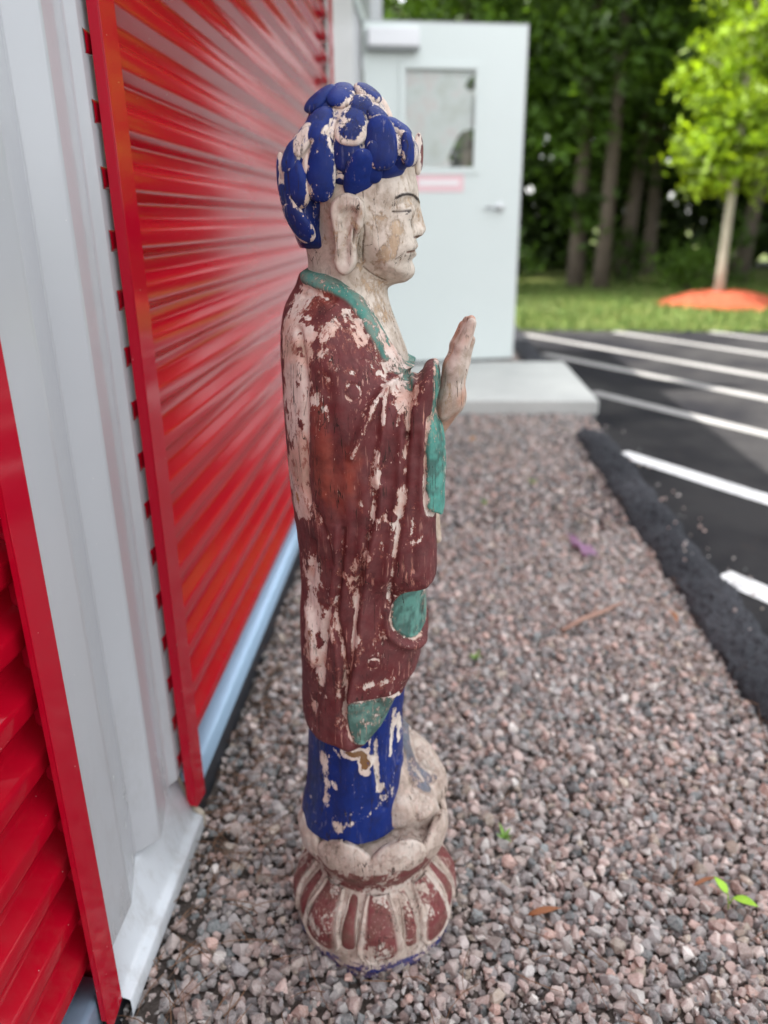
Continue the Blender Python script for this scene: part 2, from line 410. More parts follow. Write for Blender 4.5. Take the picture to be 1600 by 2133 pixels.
# red corner trims standing over the rib ends
def trim(y0, y1, ret, zb, cut, deep=-.4365):
    mb = MB(); xo = -.420; th = .0016
    # face (facing out) as thin box, bottom cut on a slant
    V = [(xo, y0, zb + cut[0]), (xo, y1, zb + cut[1]), (xo, y1, HB - .06), (xo, y0, HB - .06)]
    V += [(x - th, y, z) for x, y, z in V]
    mb.add(V, [(0, 1, 2, 3), (7, 6, 5, 4), (0, 4, 5, 1), (1, 5, 6, 2), (2, 6, 7, 3), (3, 7, 4, 0)])
    yr = y0 if ret < 0 else y1
    s = -1 if ret > 0 else 1
    zz = zb + cut[0 if ret < 0 else 1]
    mb.box(deep, xo - th - .0002, min(yr, yr + s * th), max(yr, yr + s * th), zz + .004, HB - .06)
    # stiffening hem lip along the free edge
    yl = y1 if ret < 0 else y0
    mb.box(xo - .008, xo - th - .0002, min(yl, yl + s * -th), max(yl, yl - s * th), zb + .03, HB - .06)
    o = bpart(mb, 'trim', REDTRIM, bevel=.0006)
    return o
t_far = trim(1.098, 1.152, -1, .040, (.012, .0))
t_near = trim(.690, .7365, 1, .032, (.0, .012), -.470)
t_end = trim(3.545, 3.60, 1, .05, (0, 0))
def screw(parent, y, z, x=-.420):
    V, F = tube([(x, y, z), (x + .0012, y, z), (x + .0013, y, z), (x + .0042, y, z), (x + .0048, y, z)], [.0055, .0055, .0036, .0036, .002], 6)
    o = MB().add(V, F).build('screw', SCREWR); o.parent = parent
    o.matrix_parent_inverse = INV
for z in (.115, .60, 1.186, 1.70, 2.3): screw(t_far, 1.140, z)
for z in (.92,): screw(t_far, 1.106, z)
for z in (.155, .425, .80, 1.2, 1.7, 2.3): screw(t_near, .706, z)

# white ribbed pier
prof = [(-.468, .7385), (-.452, .741), (-.4270, .743), (-.4270, .812), (-.4280, .820), (-.4545, .906), (-.4550, .912), (-.4285, .944), (-.4280, .950), (-.4400, 1.008), (-.4410, 1.012),
        (-.4525, 1.060), (-.4525, 1.066), (-.4438, 1.082), (-.4438, 1.135), (-.468, 1.138)]
def rounded(pts, r=.003):
    out = [pts[0]]
    for i in range(1, len(pts) - 1):
        a, b, c = np.array(pts[i - 1]), np.array(pts[i]), np.array(pts[i + 1])
        rr = min(r, .4 * np.linalg.norm(a - b), .4 * np.linalg.norm(c - b))
        u = b + (a - b) / np.linalg.norm(a - b) * rr; v_ = b + (c - b) / np.linalg.norm(c - b) * rr
        for t in (0, .5, 1): out.append(tuple((1 - t) ** 2 * u + 2 * t * (1 - t) * b + t * t * v_))
    return out + [pts[-1]]
pier = bpart(MB().sweep_z(rounded(prof, .0016), .128, HB - .06), 'white_pier', WHITE, smooth=False, solid=.0012)
pier['label'] = 'white ribbed metal pier between the two red panels'
# base flashing, bent sheet
fl = [(-.474, .132), (-.452, .118), (-.428, .046), (-.424, .040), (-.413, .036), (-.411, .033), (-.411, .004), (-.420, -.006)]
flash = bpart(MB().sweep_y(rounded(fl, .004), .741, 1.098), 'base_flashing', WHITE2, smooth=True, solid=.0014)
bpart(MB().sweep_y([(-.4725, .129), (-.4513, .1145), (-.4275, .046), (-.413, .0345), (-.4117, .030), (-.4117, .006)], 1.0985, 1.112), 'flashing_end', simple('dirty_flashing_end', (.33, .28, .22), .8), solid=.001)
# sill under each red panel
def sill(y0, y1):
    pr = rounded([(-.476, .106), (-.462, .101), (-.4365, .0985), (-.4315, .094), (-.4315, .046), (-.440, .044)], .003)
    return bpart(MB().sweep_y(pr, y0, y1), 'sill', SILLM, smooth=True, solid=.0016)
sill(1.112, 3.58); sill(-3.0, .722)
# pier beyond the far panel, door jamb and end wall
bpart(MB().sweep_z(rounded([(-.48, 3.60), (-.448, 3.603), (-.446, 3.61), (-.446, 4.70), (-.452, 4.71), (-.452, 4.80)], .004), .02, HB - .06), 'corner_panel', simple('offwhite_panel', (.60, .585, .58), .4, 0, .5, 3, .03), solid=.0014)
bpart(MB().box(-.484, -.455, 4.805, 4.86, .07, 2.26), 'door_jamb', DOORW, bevel=.004)
bpart(MB().box(-.4845, -.455, 6.40, 6.45, .07, 2.26), 'door_jamb', DOORW, bevel=.004)
bpart(MB().box(-.4843, -.4555, 4.86, 6.40, 2.20, 2.26), 'door_head', DOORW)
bpart(MB().box(-.4848, -.476, 4.862, 6.398, .07, 2.198), 'doorway', simple('pale_doorway', (.48, .48, .49), .8))  # even pale grey panel filling the doorway, toned like the white jamb
ribs = MB()
bpart(MB().sweep_z(rounded([(-.484, 6.46)] + [q for k in range(6) for q in ((-.462, 6.48 + k * .15), (-.462, 6.57 + k * .15), (-.447, 6.585 + k * .15), (-.447, 6.615 + k * .15))] + [(-.484, 7.385)], .004), .05, HB - .06), 'end_panel', WHITE, solid=.0012)
bpart(MB().sweep_z(rounded([(-.470, 4.80), (-.470, 6.46)]), 2.262, HB - .06), 'over_door_panel', WHITE, solid=.0012)

# ================================================================== OPEN DOOR
door = empty('open_door', (-.455, 5.52, .085), math.atan2(.24, 1.05))
tag(door, 'white metal door standing open with a small glazed window', 'door')
def dpart(mb, name, mat, parent=None, **kw):
    o = mb.build(name, mat, parent or door, **kw); return o
DW, DH = 1.06, 2.115; Tk = .045
wx0, wx1, wz0, wz1 = .255, .74, 1.275, 1.875
d = MB()
d.box(0, wx0, 0, Tk, .006, DH).box(wx1, DW, 0, Tk, .006, DH).box(wx0, wx1, 0, Tk, .006, wz0).box(wx0, wx1, 0, Tk, wz1, DH)
bm_ = d.build('door_leaf', DOORW, door)
q = bm_.modifiers.new('w', 'WELD'); q.merge_threshold = .0005
dpart(MB().box(0, DW, .001, Tk - .001, DH, DH + .012), 'top_channel', simple('grey_channel', (.34, .35, .36), .5), bevel=.002)
dpart(MB().box(DW, DW + .012, .001, Tk - .001, .006, DH + .012), 'edge_channel', simple('pale_channel', (.55, .56, .56), .5), bevel=.002)
dpart(MB().box(.0, DW, .004, Tk - .004, -.012, .006), 'sweep', RUBBER)
win = MB()
for (a, b, c, e) in ((wx0 - .03, wx0 + .012, wz0 - .03, wz1 + .03), (wx1 - .012, wx1 + .03, wz0 - .03, wz1 + .03), (wx0 + .012, wx1 - .012, wz0 - .03, wz0 + .012), (wx0 + .012, wx1 - .012, wz1 - .012, wz1 + .03)):
    win.box(a, b, -.010, -.0005, c, e)
wf = dpart(win, 'window_frame', DOORW, bevel=.003)
gm = NT('window_glass'); gm.base((.97, .98, .975), .0, .5); gm.b.inputs['Transmission Weight'].default_value = 1.0; gm.b.inputs['IOR'].default_value = 1.25
dpart(MB().box(wx0 - .001, wx1 + .001, .020, .024, wz0 - .001, wz1 + .001), 'pane', gm.m, wf)
pm = NT('pale_pane_sheet'); cc = pm.coord(); n1 = pm.noise(cc, 7, 3); 
pm.base(pm.ramp(n1, [(.35, (.58, .61, .56)), (.5, (.66, .70, .67)), (.62, (.68, .64, .61)), (.75, (.56, .63, .63))]), .8, .2)
ntc = MB()
ntc.add([(wx0 + .004, .027, wz0 + .004), (.575, .027, wz0 + .004), (.56, .027, wz0 + .07), (.60, .027, wz0 + .15), (.625, .027, wz0 + .20), (.66, .027, wz0 + .235), (wx1 - .004, .027, wz0 + .25), (wx1 - .004, .027, wz1 - .12), (.69, .027, wz1 - .13), (.665, .027, wz1 - .10), (.69, .027, wz1 - .06), (wx1 - .004, .027, wz1 - .035), (wx1 - .004, .027, wz1 - .004), (wx0 + .004, .027, wz1 - .004)], [tuple(range(14))])
dpart(ntc, 'pane_sheet', pm.m, solid=.001)  # pale mottled sheet behind the pane, cut away in places at the right
# pale red and white sign under the window
pk = simple('faded_pink_print', (.74, .50, .52), .5, 0, .5, 6, .05); pw = simple('white_print', (.78, .75, .75), .5, 0, .5, 6, .02); pr_ = simple('red_print', (.62, .08, .13), .5)
sg = dpart(MB().box(.325, .665, -.0040, -.0005, 1.137, 1.255), 'sign', pk)
dpart(MB().box(.352, .630, -.0062, -.0042, 1.178, 1.208), 'print_band', pw, sg)
dpart(MB().box(.325, .338, -.0062, -.0042, 1.140, 1.252), 'print_edge', pr_, sg)
dpart(MB().box(.325, .560, -.003, -.0005, 1.2555, 1.27), 'sign_tab', simple('faint_pink', (.72, .60, .60), .5))
# closer, handle, hinges
cl = dpart(MB().box(.02, .345, -.075, -.0008, 1.975, 2.075), 'closer', CLOSERW, bevel=.008)
dpart(MB().box(.02, .345, -.070, -.002, 1.955, 1.9745), 'closer_shadow', simple('closer_shade_grey', (.22, .23, .23), .5), cl)  # dark strip painted below the closer as its shadow
hx, hz = .925, 1.035
V, F = tube([(hx, -.0008, hz), (hx, -.012, hz), (hx, -.013, hz), (hx, -.05, hz)], [.032, .032, .012, .012], 16)
hd = dpart(MB().add(V, F), 'handle', STEEL, smooth=False)
V, F = tube([(hx + .008, -.052, hz), (hx - .06, -.055, hz + .002), (hx - .115, -.05, hz - .002)], [.011, .010, .008], 10)
dpart(MB().add(V, F), 'lever', STEEL, hd, smooth=True)
for z in (.25, 1.05, 1.9):
    V, F = tube([(-.008, -.004, z - .05), (-.008, -.004, z + .05)], [.008, .008], 10); dpart(MB().add(V, F), 'hinge', STEEL)

# ================================================================== THE CARVED WOODEN FIGURE
SLOC = (-.088, .95, 0.0)
def catmull(pts, sub=6, closed=True):
    P = np.array(pts, float); n = len(P); out = []
    for i in range(n if closed else n - 1):
        p0, p1, p2, p3 = (P[(i - 1) % n], P[i], P[(i + 1) % n], P[(i + 2) % n]) if closed else (P[max(i - 1, 0)], P[i], P[i + 1], P[min(i + 2, n - 1)])
        for k in range(sub):
            t = k / sub
            out.append(.5 * ((2 * p1) + (-p0 + p2) * t + (2 * p0 - 5 * p1 + 4 * p2 - p3) * t * t + (-p0 + 3 * p1 - 3 * p2 + p3) * t ** 3))
    if not closed: out.append(P[-1])
    return np.array(out)
def seg_dist(Q, poly, closed=False):
    Q = np.asarray(Q, float); P = np.array(poly, float); best = np.full(len(Q), 1e9)
    m = len(P) if closed else len(P) - 1
    for i in range(m):
        a, b = P[i], P[(i + 1) % len(P)]; d = b - a; L = d @ d + 1e-12
        t = np.clip(((Q - a) @ d) / L, 0, 1); best = np.minimum(best, np.hypot(*(Q - a - t[:, None] * d).T))
    return best
def inside(Q, poly):
    P = np.array(poly, float); c = np.zeros(len(Q), bool); n = len(P)
    for i in range(n):
        a, b = P[i], P[(i + 1) % n]
        if a[1] == b[1]: continue
        k = (a[1] > Q[:, 1]) != (b[1] > Q[:, 1])
        c ^= k & (Q[:, 0] < (b[0] - a[0]) * (Q[:, 1] - a[1]) / (b[1] - a[1]) + a[0])
    return c
def sdist(Q, poly):   # signed, positive inside
    d = seg_dist(Q, poly, True); return np.where(inside(Q, poly), d, -d)
def sstep(a, b, x): t = np.clip((x - a) / (b - a), 0, 1); return t * t * (3 - 2 * t)

class Grid:
    def __init__(s, lo, hi, h):
        s.lo = np.array(lo, float); s.h = h; s.n = np.ceil((np.array(hi) - lo) / h).astype(int) + 1
        s.x, s.y, s.z = [(s.lo[i] + h * np.arange(s.n[i])).astype(np.float32) for i in range(3)]
        s.f = np.full(s.n, 1.0, np.float32)
    def flat(s): X, Z = np.meshgrid(s.x, s.z, indexing='ij'); return X, Z
    def inflate(s, poly, R, W, cy=0.0, p=2.0, blur=2, sub=6):
        X, Z = s.flat(); D = sdist(np.c_[X.ravel(), Z.ravel()], catmull(poly, sub) if sub else poly).reshape(X.shape)
        for _ in range(blur):
            Dp = np.pad(D, 1, 'edge'); D = (Dp[1:-1, 1:-1] * 2 + Dp[:-2, 1:-1] + Dp[2:, 1:-1] + Dp[1:-1, :-2] + Dp[1:-1, 2:]) / 6
        Wz = W(Z) if callable(W) else np.full_like(Z, W)
        cyz = cy(X, Z) if callable(cy) else np.full_like(Z, cy)
        q = np.maximum(R - D, 0) / R
        yy = np.abs(s.y[None, :, None] - cyz[:, None, :]) / Wz[:, None, :]
        return (((q[:, None, :] ** p + yy ** p) ** (1 / p) - 1) * R).astype(np.float32)
    def ell(s, c, r, rotz=0, tilt=0):
        X = s.x[:, None, None] - c[0]; Y = s.y[None, :, None] - c[1]; Z = s.z[None, None, :] - c[2]
        if tilt: ct, st_ = math.cos(tilt), math.sin(tilt); X, Z = X * ct + Z * st_, -X * st_ + Z * ct
        k = np.sqrt((X / r[0]) ** 2 + (Y / r[1]) ** 2 + (Z / r[2]) ** 2); return ((k - 1) * min(r)).astype(np.float32)
    def cap(s, a, b, ra, rb):
        a, b = np.array(a, float), np.array(b, float); d = b - a; L = d @ d
        X = s.x[:, None, None] - a[0]; Y = s.y[None, :, None] - a[1]; Z = s.z[None, None, :] - a[2]
        t = np.clip((X * d[0] + Y * d[1] + Z * d[2]) / L, 0, 1)
        return (np.sqrt((X - t * d[0]) ** 2 + (Y - t * d[1]) ** 2 + (Z - t * d[2]) ** 2) - (ra + (rb - ra) * t)).astype(np.float32)
    def cut2d(s, poly):   # extruded polygon as a field (positive inside polygon)
        X, Z = s.flat(); return sdist(np.c_[X.ravel(), Z.ravel()], poly).reshape(X.shape)[:, None, :].astype(np.float32)
    def add(s, g, k=0.0): s.f = smin(s.f, g, k)
    def sub(s, g, k=0.0): s.f = -smin(-s.f, g, k)   # g negative inside the tool -> pass -tool
def smin(a, b, k):
    if k <= 0: return np.minimum(a, b)
    h = np.maximum(k - np.abs(a - b), 0) / k; return np.minimum(a, b) - h * h * k * .25

def surface_nets(G):
    f = G.f; s = f < 0
    c = np.zeros(tuple(n - 1 for n in f.shape), np.int8)
    offs = [(i, j, k) for i in (0, 1) for j in (0, 1) for k in (0, 1)]
    sl = lambda i, n: slice(i, n - 1 + i)
    nx, ny, nz = f.shape
    for i, j, k in offs: c += s[sl(i, nx), sl(j, ny), sl(k, nz)]
    act = np.argwhere((c > 0) & (c < 8)); ids = np.full(c.shape, -1, np.int32); ids[tuple(act.T)] = np.arange(len(act))
    vals = np.stack([f[act[:, 0] + i, act[:, 1] + j, act[:, 2] + k] for i, j, k in offs], 1)
    acc = np.zeros((len(act), 3)); cnt = np.zeros(len(act)); O = np.array(offs, float)
    for a in range(8):
        for b in range(a + 1, 8):
            if abs(O[a] - O[b]).sum() != 1: continue
            va, vb = vals[:, a], vals[:, b]; m = (va < 0) != (vb < 0)
            t = va[m] / (va[m] - vb[m]); acc[m] += O[a] + (O[b] - O[a]) * t[:, None]; cnt[m] += 1
    V = G.lo + G.h * (act + acc / cnt[:, None])
    Fs = []
    for ax in range(3):
        A = [slice(1, -1)] * 3; B = [slice(1, -1)] * 3; A[ax] = slice(0, -1); B[ax] = slice(1, None)
        s0, s1 = s[tuple(A)], s[tuple(B)]; e = np.argwhere(s0 != s1)
        if not len(e): continue
        flip = s0[tuple(e.T)]
        base = e.copy()
        for q in range(3):
            if q != ax: base[:, q] += 1
        u, v = [(1, 2), (2, 0), (0, 1)][ax]
        du = np.zeros(3, int); du[u] = 1; dv = np.zeros(3, int); dv[v] = 1
        I = lambda o: ids[tuple((base - o).T)]
        q4 = np.stack([I(0 * du), I(du), I(du + dv), I(dv)], 1)
        q4[~flip] = q4[~flip][:, ::-1]; Fs.append(q4)
    F = np.concatenate(Fs); F = F[(F >= 0).all(1)]
    return V, F
def vnormals(V, F):
    n = np.cross(V[F[:, 2]] - V[F[:, 0]], V[F[:, 3]] - V[F[:, 1]]); N = np.zeros_like(V)
    for k in range(4): np.add.at(N, F[:, k], n)
    return N / (np.linalg.norm(N, axis=1)[:, None] + 1e-12)
def relax(V, F, it=2, lam=.5):
    for _ in range(it):
        S = np.zeros_like(V); c = np.zeros(len(V))
        for a, b in ((0, 1), (1, 2), (2, 3), (3, 0)):
            np.add.at(S, F[:, a], V[F[:, b]]); np.add.at(c, F[:, a], 1); np.add.at(S, F[:, b], V[F[:, a]]); np.add.at(c, F[:, b], 1)
        V = V + lam * (S / c[:, None] - V)
    return V

# --- flaking paint over gesso over wood -----------------------------------
def paint_mat(name, under=((.60, .50, .44), (.56, .42, .37), (.40, .31, .24), (.36, .20, .09)), primer=(.50, .27, .22), thr=.60, zstretch=.5, rough=.58, chalk=.25, scale=26, stain=(.012, .009, .01), soft=.012, grime=.5, scratch=.5):
    m = NT(name); co = m.coord(); c = m.mapping(co, (1, 1, zstretch))
    pa = m.attr('paint'); we = m.attr('wear', 'Fac')
    nA = m.noise(c, scale, 7, .62, .4); nB = m.noise(m.mapping(co, (1, 1, .65)), scale * 5, 5, .7)
    nC = m.noise(co, 16, 6, .62); nD = m.noise(co, 55, 6, .65); nE = m.noise(m.mapping(co, (1, 1, .18)), 160, 4, .6)
    nS = m.noise(m.mapping(co, (1, 1, .35)), scale * 13, 3, .6)
    spk = m.math('MULTIPLY', m.ramp(nS, [(.60, 0), (.80, 1)]), m.ramp(m.noise(co, scale * .7, 4, .6), [(.44, .06), (.66, .32)]))
    val = m.math('ADD', m.math('ADD', m.math('ADD', m.math('MULTIPLY', nA, .56), m.math('MULTIPLY', nB, .44)), we), spk)
    mk = m.n('ShaderNodeMapRange', clamp=True); m.set(mk.inputs[0], val); mk.inputs[1].default_value = thr; mk.inputs[2].default_value = thr + soft
    mp = m.n('ShaderNodeMapRange', clamp=True); m.set(mp.inputs[0], val); mp.inputs[1].default_value = thr - .035; mp.inputs[2].default_value = thr - .005
    und = m.ramp(nC, [(.30, under[2]), (.43, under[1]), (.55, under[0]), (.72, tuple(min(1, x * 1.12) for x in under[0]))])
    und = m.mix(m.ramp(nD, [(.50, 0), (.70, .55)]), und, under[2])
    deep = m.n('ShaderNodeMapRange', clamp=True); m.set(deep.inputs[0], m.math('ADD', val, m.math('MULTIPLY', nD, .35))); deep.inputs[1].default_value = thr + .47; deep.inputs[2].default_value = thr + .51
    und = m.mix(deep.outputs[0], und, under[3])
    und = m.mix(m.ramp(nE, [(.50, 0), (.78, .4)]), und, tuple(x * .6 for x in under[2]))
    rs = m.noise(m.mapping(co, (1, 1, .45)), 115, 5, .7)
    und = m.mix(m.ramp(rs, [(.575, 0), (.62, .75)]), und, m.mix(.35, pa, primer))
    pv = m.mix(m.ramp(nD, [(.3, .0), (.7, chalk)]), pa, m.mix(.22, pa, (.75, .66, .62)))
    pv = m.mix(m.ramp(nC, [(.35, .45), (.6, 0)]), pv, m.mix(.5, pv, stain))
    pv = m.mix(m.ramp(m.noise(co, 42, 7, .7, .3), [(.46, 0), (.64, grime)]), pv, m.mix(.65, pv, stain))
    top = m.mix(m.math('MULTIPLY', mp.outputs[0], .55), pv, m.mix(.5, pa, primer))
    nV = m.noise(m.mapping(co, (1, 1, .07)), 300, 3, .6); nW = m.noise(m.mapping(co, (1, 1, .5)), 20, 4, .6)
    scr = m.math('MULTIPLY', m.ramp(nV, [(.60, 0), (.66, 1)]), m.ramp(nW, [(.44, 0), (.60, scratch)]))
    top = m.mix(scr, top, m.mix(.6, und, primer))
    nK = m.noise(m.mapping(co, (1, 1, .06)), 75, 4, .55, .6)
    crk = m.math('LESS_THAN', m.math('ABSOLUTE', m.math('SUBTRACT', nK, .5)), .0075)
    crk = m.math('MULTIPLY', crk, m.ramp(m.noise(co, 24, 3), [(.47, 0), (.56, .85)]))
    k = m.mix(mk.outputs[0], top, und)
    k = m.mix(crk, k, (.030, .020, .016))
    rr = m.math('ADD', m.math('MULTIPLY', mk.outputs[0], .25), rough)
    m.base(k, rr, .16)
    h = m.math('ADD', m.math('SUBTRACT', m.math('MULTIPLY', m.math('SUBTRACT', 1.0, mk.outputs[0]), .9), crk), m.math('ADD', m.math('MULTIPLY', nD, .8), m.math('MULTIPLY', nE, .35)))
    m.bump(h, .0011, .9)
    return m.m
ROBEM = paint_mat('flaking_maroon_paint', under=((.70, .59, .53), (.63, .41, .34), (.46, .32, .25), (.36, .20, .09)), primer=(.55, .20, .13), scratch=.85)
BLUEM = paint_mat('flaking_blue_paint', under=((.70, .61, .54), (.62, .50, .43), (.45, .35, .27), (.20, .105, .045)), primer=(.06, .08, .22), zstretch=.6, rough=.48, chalk=.06, thr=.61)
SKINM = paint_mat('worn_flesh_paint', under=((.50, .37, .26), (.44, .28, .16), (.30, .20, .12), (.27, .15, .06)), primer=(.50, .38, .29), thr=.565, zstretch=.8, rough=.6, chalk=.5, scale=34, stain=(.20, .13, .075), soft=.07, grime=.8)
BASEM = paint_mat('worn_pedestal_paint', under=((.56, .48, .42), (.48, .38, .32), (.30, .24, .19), (.26, .16, .09)), thr=.56, zstretch=.8, scale=30, stain=(.14, .10, .07), soft=.02, grime=.7)
MAROON = np.array((.135, .026, .028)); REDO = np.array((.33, .062, .034)); BLUE = np.array((.006, .024, .165)); TEAL = np.array((.085, .315, .26)); CREAM = np.array((.60, .50, .425)); BLACK = np.array((.018, .016, .016)); PINK = np.array((.52, .33, .28)); DTEAL = np.array((.04, .10, .085))

fig = empty('buddha_statue', SLOC)
tag(fig, 'weathered wooden Buddha statue in flaking maroon and blue paint', 'statue')
def finish(name, V, F, mat, paint, wear, parent, smooth=True):
    o = mesh_np(name, V, F, mat, smooth, parent, {'paint': paint, 'wear': wear}); return o
def lerp(zs, ws): return lambda Z: np.interp(Z, zs, ws).astype(np.float32)

# ---------------- robe
robe_side = [(-0.0652,1.0032),(-0.0755,0.9803),(-0.0845,0.9648),(-0.0912,0.9497),(-0.0965,0.9182),(-0.0963,0.8590),(-0.0955,0.7972),(-0.0928,0.7324),(-0.0898,0.6921),(-0.0870,0.6437),(-0.0869,0.5935),(-0.0910,0.5491),(-0.0923,0.4956),(-0.0936,0.4401),(-0.0996,0.3909),(-0.1057,0.3400),(-0.1126,0.2334),(-0.0533,0.2266),(0.0061,0.2291),(0.0547,0.2582),(0.0576,0.3625),(0.0576,0.4404),(0.0658,0.4605),(0.0671,0.4879),(0.0752,0.4958),(0.0773,0.5893),(0.0793,0.6669),(0.0763,0.7340),(0.0735,0.7980),(0.0696,0.8472),(0.0624,0.8741),(0.0576,0.8947),(0.0431,0.9293),(0.0324,0.9603),(0.0235,0.9879),(0.0124,1.0042),(-0.0271,1.0126)]
sleeve = [(0.0545,0.8743),(0.0666,0.8929),(0.0860,0.9000),(0.0958,0.8978),(0.0983,0.8743),(0.0954,0.8465),(0.1001,0.8324),(0.1057,0.7948),(0.1053,0.7532),(0.1042,0.7213),(0.0938,0.7149),(0.0955,0.6718),(0.0942,0.6379),(0.0817,0.6284),(0.0540,0.6239),(0.0177,0.6279),(-0.0082,0.6832),(-0.0183,0.7458),(-0.0222,0.8058),(-0.0123,0.8518),(0.0160,0.8742)]
sleeve_far = [(0.0552,0.8442),(0.0748,0.8049),(0.0830,0.7509),(0.0875,0.7021),(0.0928,0.6516),(0.0941,0.6070),(0.0925,0.5672),(0.0806,0.5561),(0.0482,0.5508),(0.0057,0.5555),(-0.0247,0.6203),(-0.0365,0.6937),(-0.0410,0.7639),(-0.0295,0.8178),(0.0037,0.8441)]
tail = [(0.0411,0.6211),(0.0804,0.6198),(0.0819,0.5771),(0.0823,0.5288),(0.0710,0.5183),(0.0711,0.4829),(0.0608,0.4676),(0.0596,0.4509),(0.0267,0.4244),(0.0014,0.4810),(0.0092,0.5543)]
neck_cut = [(-0.0795,1.0002),(-0.0529,0.9929),(-0.0357,0.9907),(-0.0187,0.9844),(0.0067,0.9656),(0.0279,0.9317),(0.0463,0.9018),(0.0596,0.8813),(0.0762,0.8836),(0.0868,0.9261),(0.0852,1.0677),(-0.0755,1.0697)]
hem_cut = [(-0.1279,0.4255),(-0.0942,0.4189),(-0.0823,0.3943),(-0.0629,0.3856),(-0.0378,0.3849),(-0.0196,0.3776),(0.0016,0.3863),(0.0280,0.4122),(0.0489,0.4464),(0.0578,0.4602),(0.0679,0.4694),(0.0919,0.4731),(0.0951,0.1765),(-0.1448,0.1644)]
G = Grid((-.125, -.15, .31), (.135, .15, 1.01), .0018)
Wr = lerp([.34, .40, .55, .70, .82, .90, .94, .97], [.098, .104, .112, .122, .124, .116, .098, .075])
G.add(G.inflate(robe_side, .088, Wr, 0, 2.15))
G.add(G.inflate(sleeve, .034, .046, lambda X, Z: -.070 - .010 * np.clip((.82 - Z) / .3, -1, 1), 2.3), .018)
G.add(G.inflate(sleeve_far, .034, .046, .078, 2.3), .018)
G.add(G.inflate(tail, .04, .075, -.018, 2.6), .012)
nc = G.cut2d(neck_cut)
G.f = -smin(-G.f, -np.broadcast_to(nc, G.f.shape), .006); G.f = -smin(-G.f, -np.broadcast_to(G.cut2d(hem_cut), G.f.shape), .008)
V, F = surface_nets(G); V = relax(V, F, 2); N = vnormals(V, F)
Q = V[:, [0, 2]]
grooves = [  # polyline, half width, depth (+ = ridge)
 ([(0.0589,0.8824),(0.0344,0.8722),(0.0179,0.8478),(0.0047,0.8154),(-0.0005,0.8029)], .0050, .0042),
 ([(0.0349,0.8685),(0.0329,0.8283),(0.0265,0.7947),(0.0244,0.7659)], .0040, .0036),
 ([(0.0244,0.7659),(0.0223,0.7365),(0.0131,0.6940),(0.0048,0.6501),(-0.0023,0.5979),(-0.0074,0.5574),(-0.0128,0.5156),(-0.0229,0.4650),(-0.0262,0.4158)], .0042, -.0040),
 ([(0.0288,0.7660),(0.0273,0.7366),(0.0182,0.6941),(0.0100,0.6502),(0.0030,0.5980),(-0.0020,0.5575),(-0.0073,0.5158),(-0.0179,0.4652)], .0060, .0030),
 ([(0.0614,0.8793),(0.0614,0.8412),(0.0597,0.8217)], .0032, -.0040),
 ([(0.0601,0.8244),(0.0567,0.7646),(0.0510,0.7230),(0.0475,0.6924),(0.0415,0.6483),(0.0364,0.6027)], .0038, -.0034),
 ([(0.0547,0.8243),(0.0512,0.7645),(0.0448,0.7229),(0.0412,0.6923),(0.0345,0.6482)], .0060, .0022),
 ([(-0.0154,0.7100),(-0.0220,0.6472),(-0.0274,0.6080),(-0.0281,0.5880),(-0.0211,0.5403),(-0.0199,0.4980),(-0.0273,0.4392)], .0040, -.0042),
 ([(-0.0206,0.7099),(-0.0273,0.6471),(-0.0333,0.6079),(-0.0337,0.5811),(-0.0284,0.5401),(-0.0276,0.4906)], .0060, .0026),
 ([(-0.0530,0.6888),(-0.0583,0.6501),(-0.0656,0.6203)], .0035, -.0030),
 ([(-0.0444,0.7264),(-0.0330,0.6891),(-0.0279,0.6636)], .0045, -.0025),
 ([(0.0861,0.8409),(0.0826,0.8020),(0.0813,0.7606),(0.0844,0.7334),(0.0937,0.7206)], .0032, -.0045),
 ([(0.0805,0.6308),(0.0602,0.6251),(0.0463,0.6074),(0.0394,0.5834),(0.0436,0.5662),(0.0577,0.5512),(0.0812,0.5391)], .0030, -.0040),
 ([(0.0805,0.6374),(0.0578,0.6317),(0.0408,0.6113),(0.0333,0.5833),(0.0374,0.5605),(0.0552,0.5427),(0.0788,0.5305)], .0055, .0030),
 ([(-0.0616,0.9359),(-0.0548,0.8988),(-0.0541,0.8439),(-0.0579,0.7864),(-0.0566,0.7385)], .0040, -.0026),
 ([(-0.0360,0.6041),(-0.0454,0.5488),(-0.0530,0.5131),(-0.0714,0.4966)], .0042, -.0036),
 ([(-0.0508,0.5059),(-0.0577,0.4616),(-0.0749,0.4231)], .0050, -.0026),
 ([(0.0496,0.4621),(0.0169,0.4588),(-0.0197,0.4577),(-0.0223,0.4321),(-0.0137,0.3972)], .0030, -.0040),
 ([(-0.0599,0.9693),(-0.0413,0.9728),(-0.0231,0.9676)], .0030, -.0018),
 ([(0.0034,0.7657),(0.0005,0.7122),(-0.0059,0.6626),(-0.0114,0.6109)], .0050, -.0012),
 ([(-0.0283,0.8822),(-0.0249,0.8280),(-0.0214,0.7713),(-0.0163,0.7180)], .0090, -.0016),
 ([(0.0719,0.8244),(0.0711,0.7705),(0.0679,0.7172),(0.0669,0.6615)], .0060, -.0014),
 ([(-0.0641,0.5872),(-0.0611,0.5462),(-0.0602,0.5111)], .0050, .0040),
]
collar = [(-0.0567,0.9915),(-0.0356,0.9863),(-0.0177,0.9801),(0.0054,0.9645),(0.0253,0.9330),(0.0435,0.9029),(0.0577,0.8810)]
disp = np.zeros(len(V)); wear = np.full(len(V), -.030); foldm = np.zeros(len(V)); crack = np.zeros(len(V))
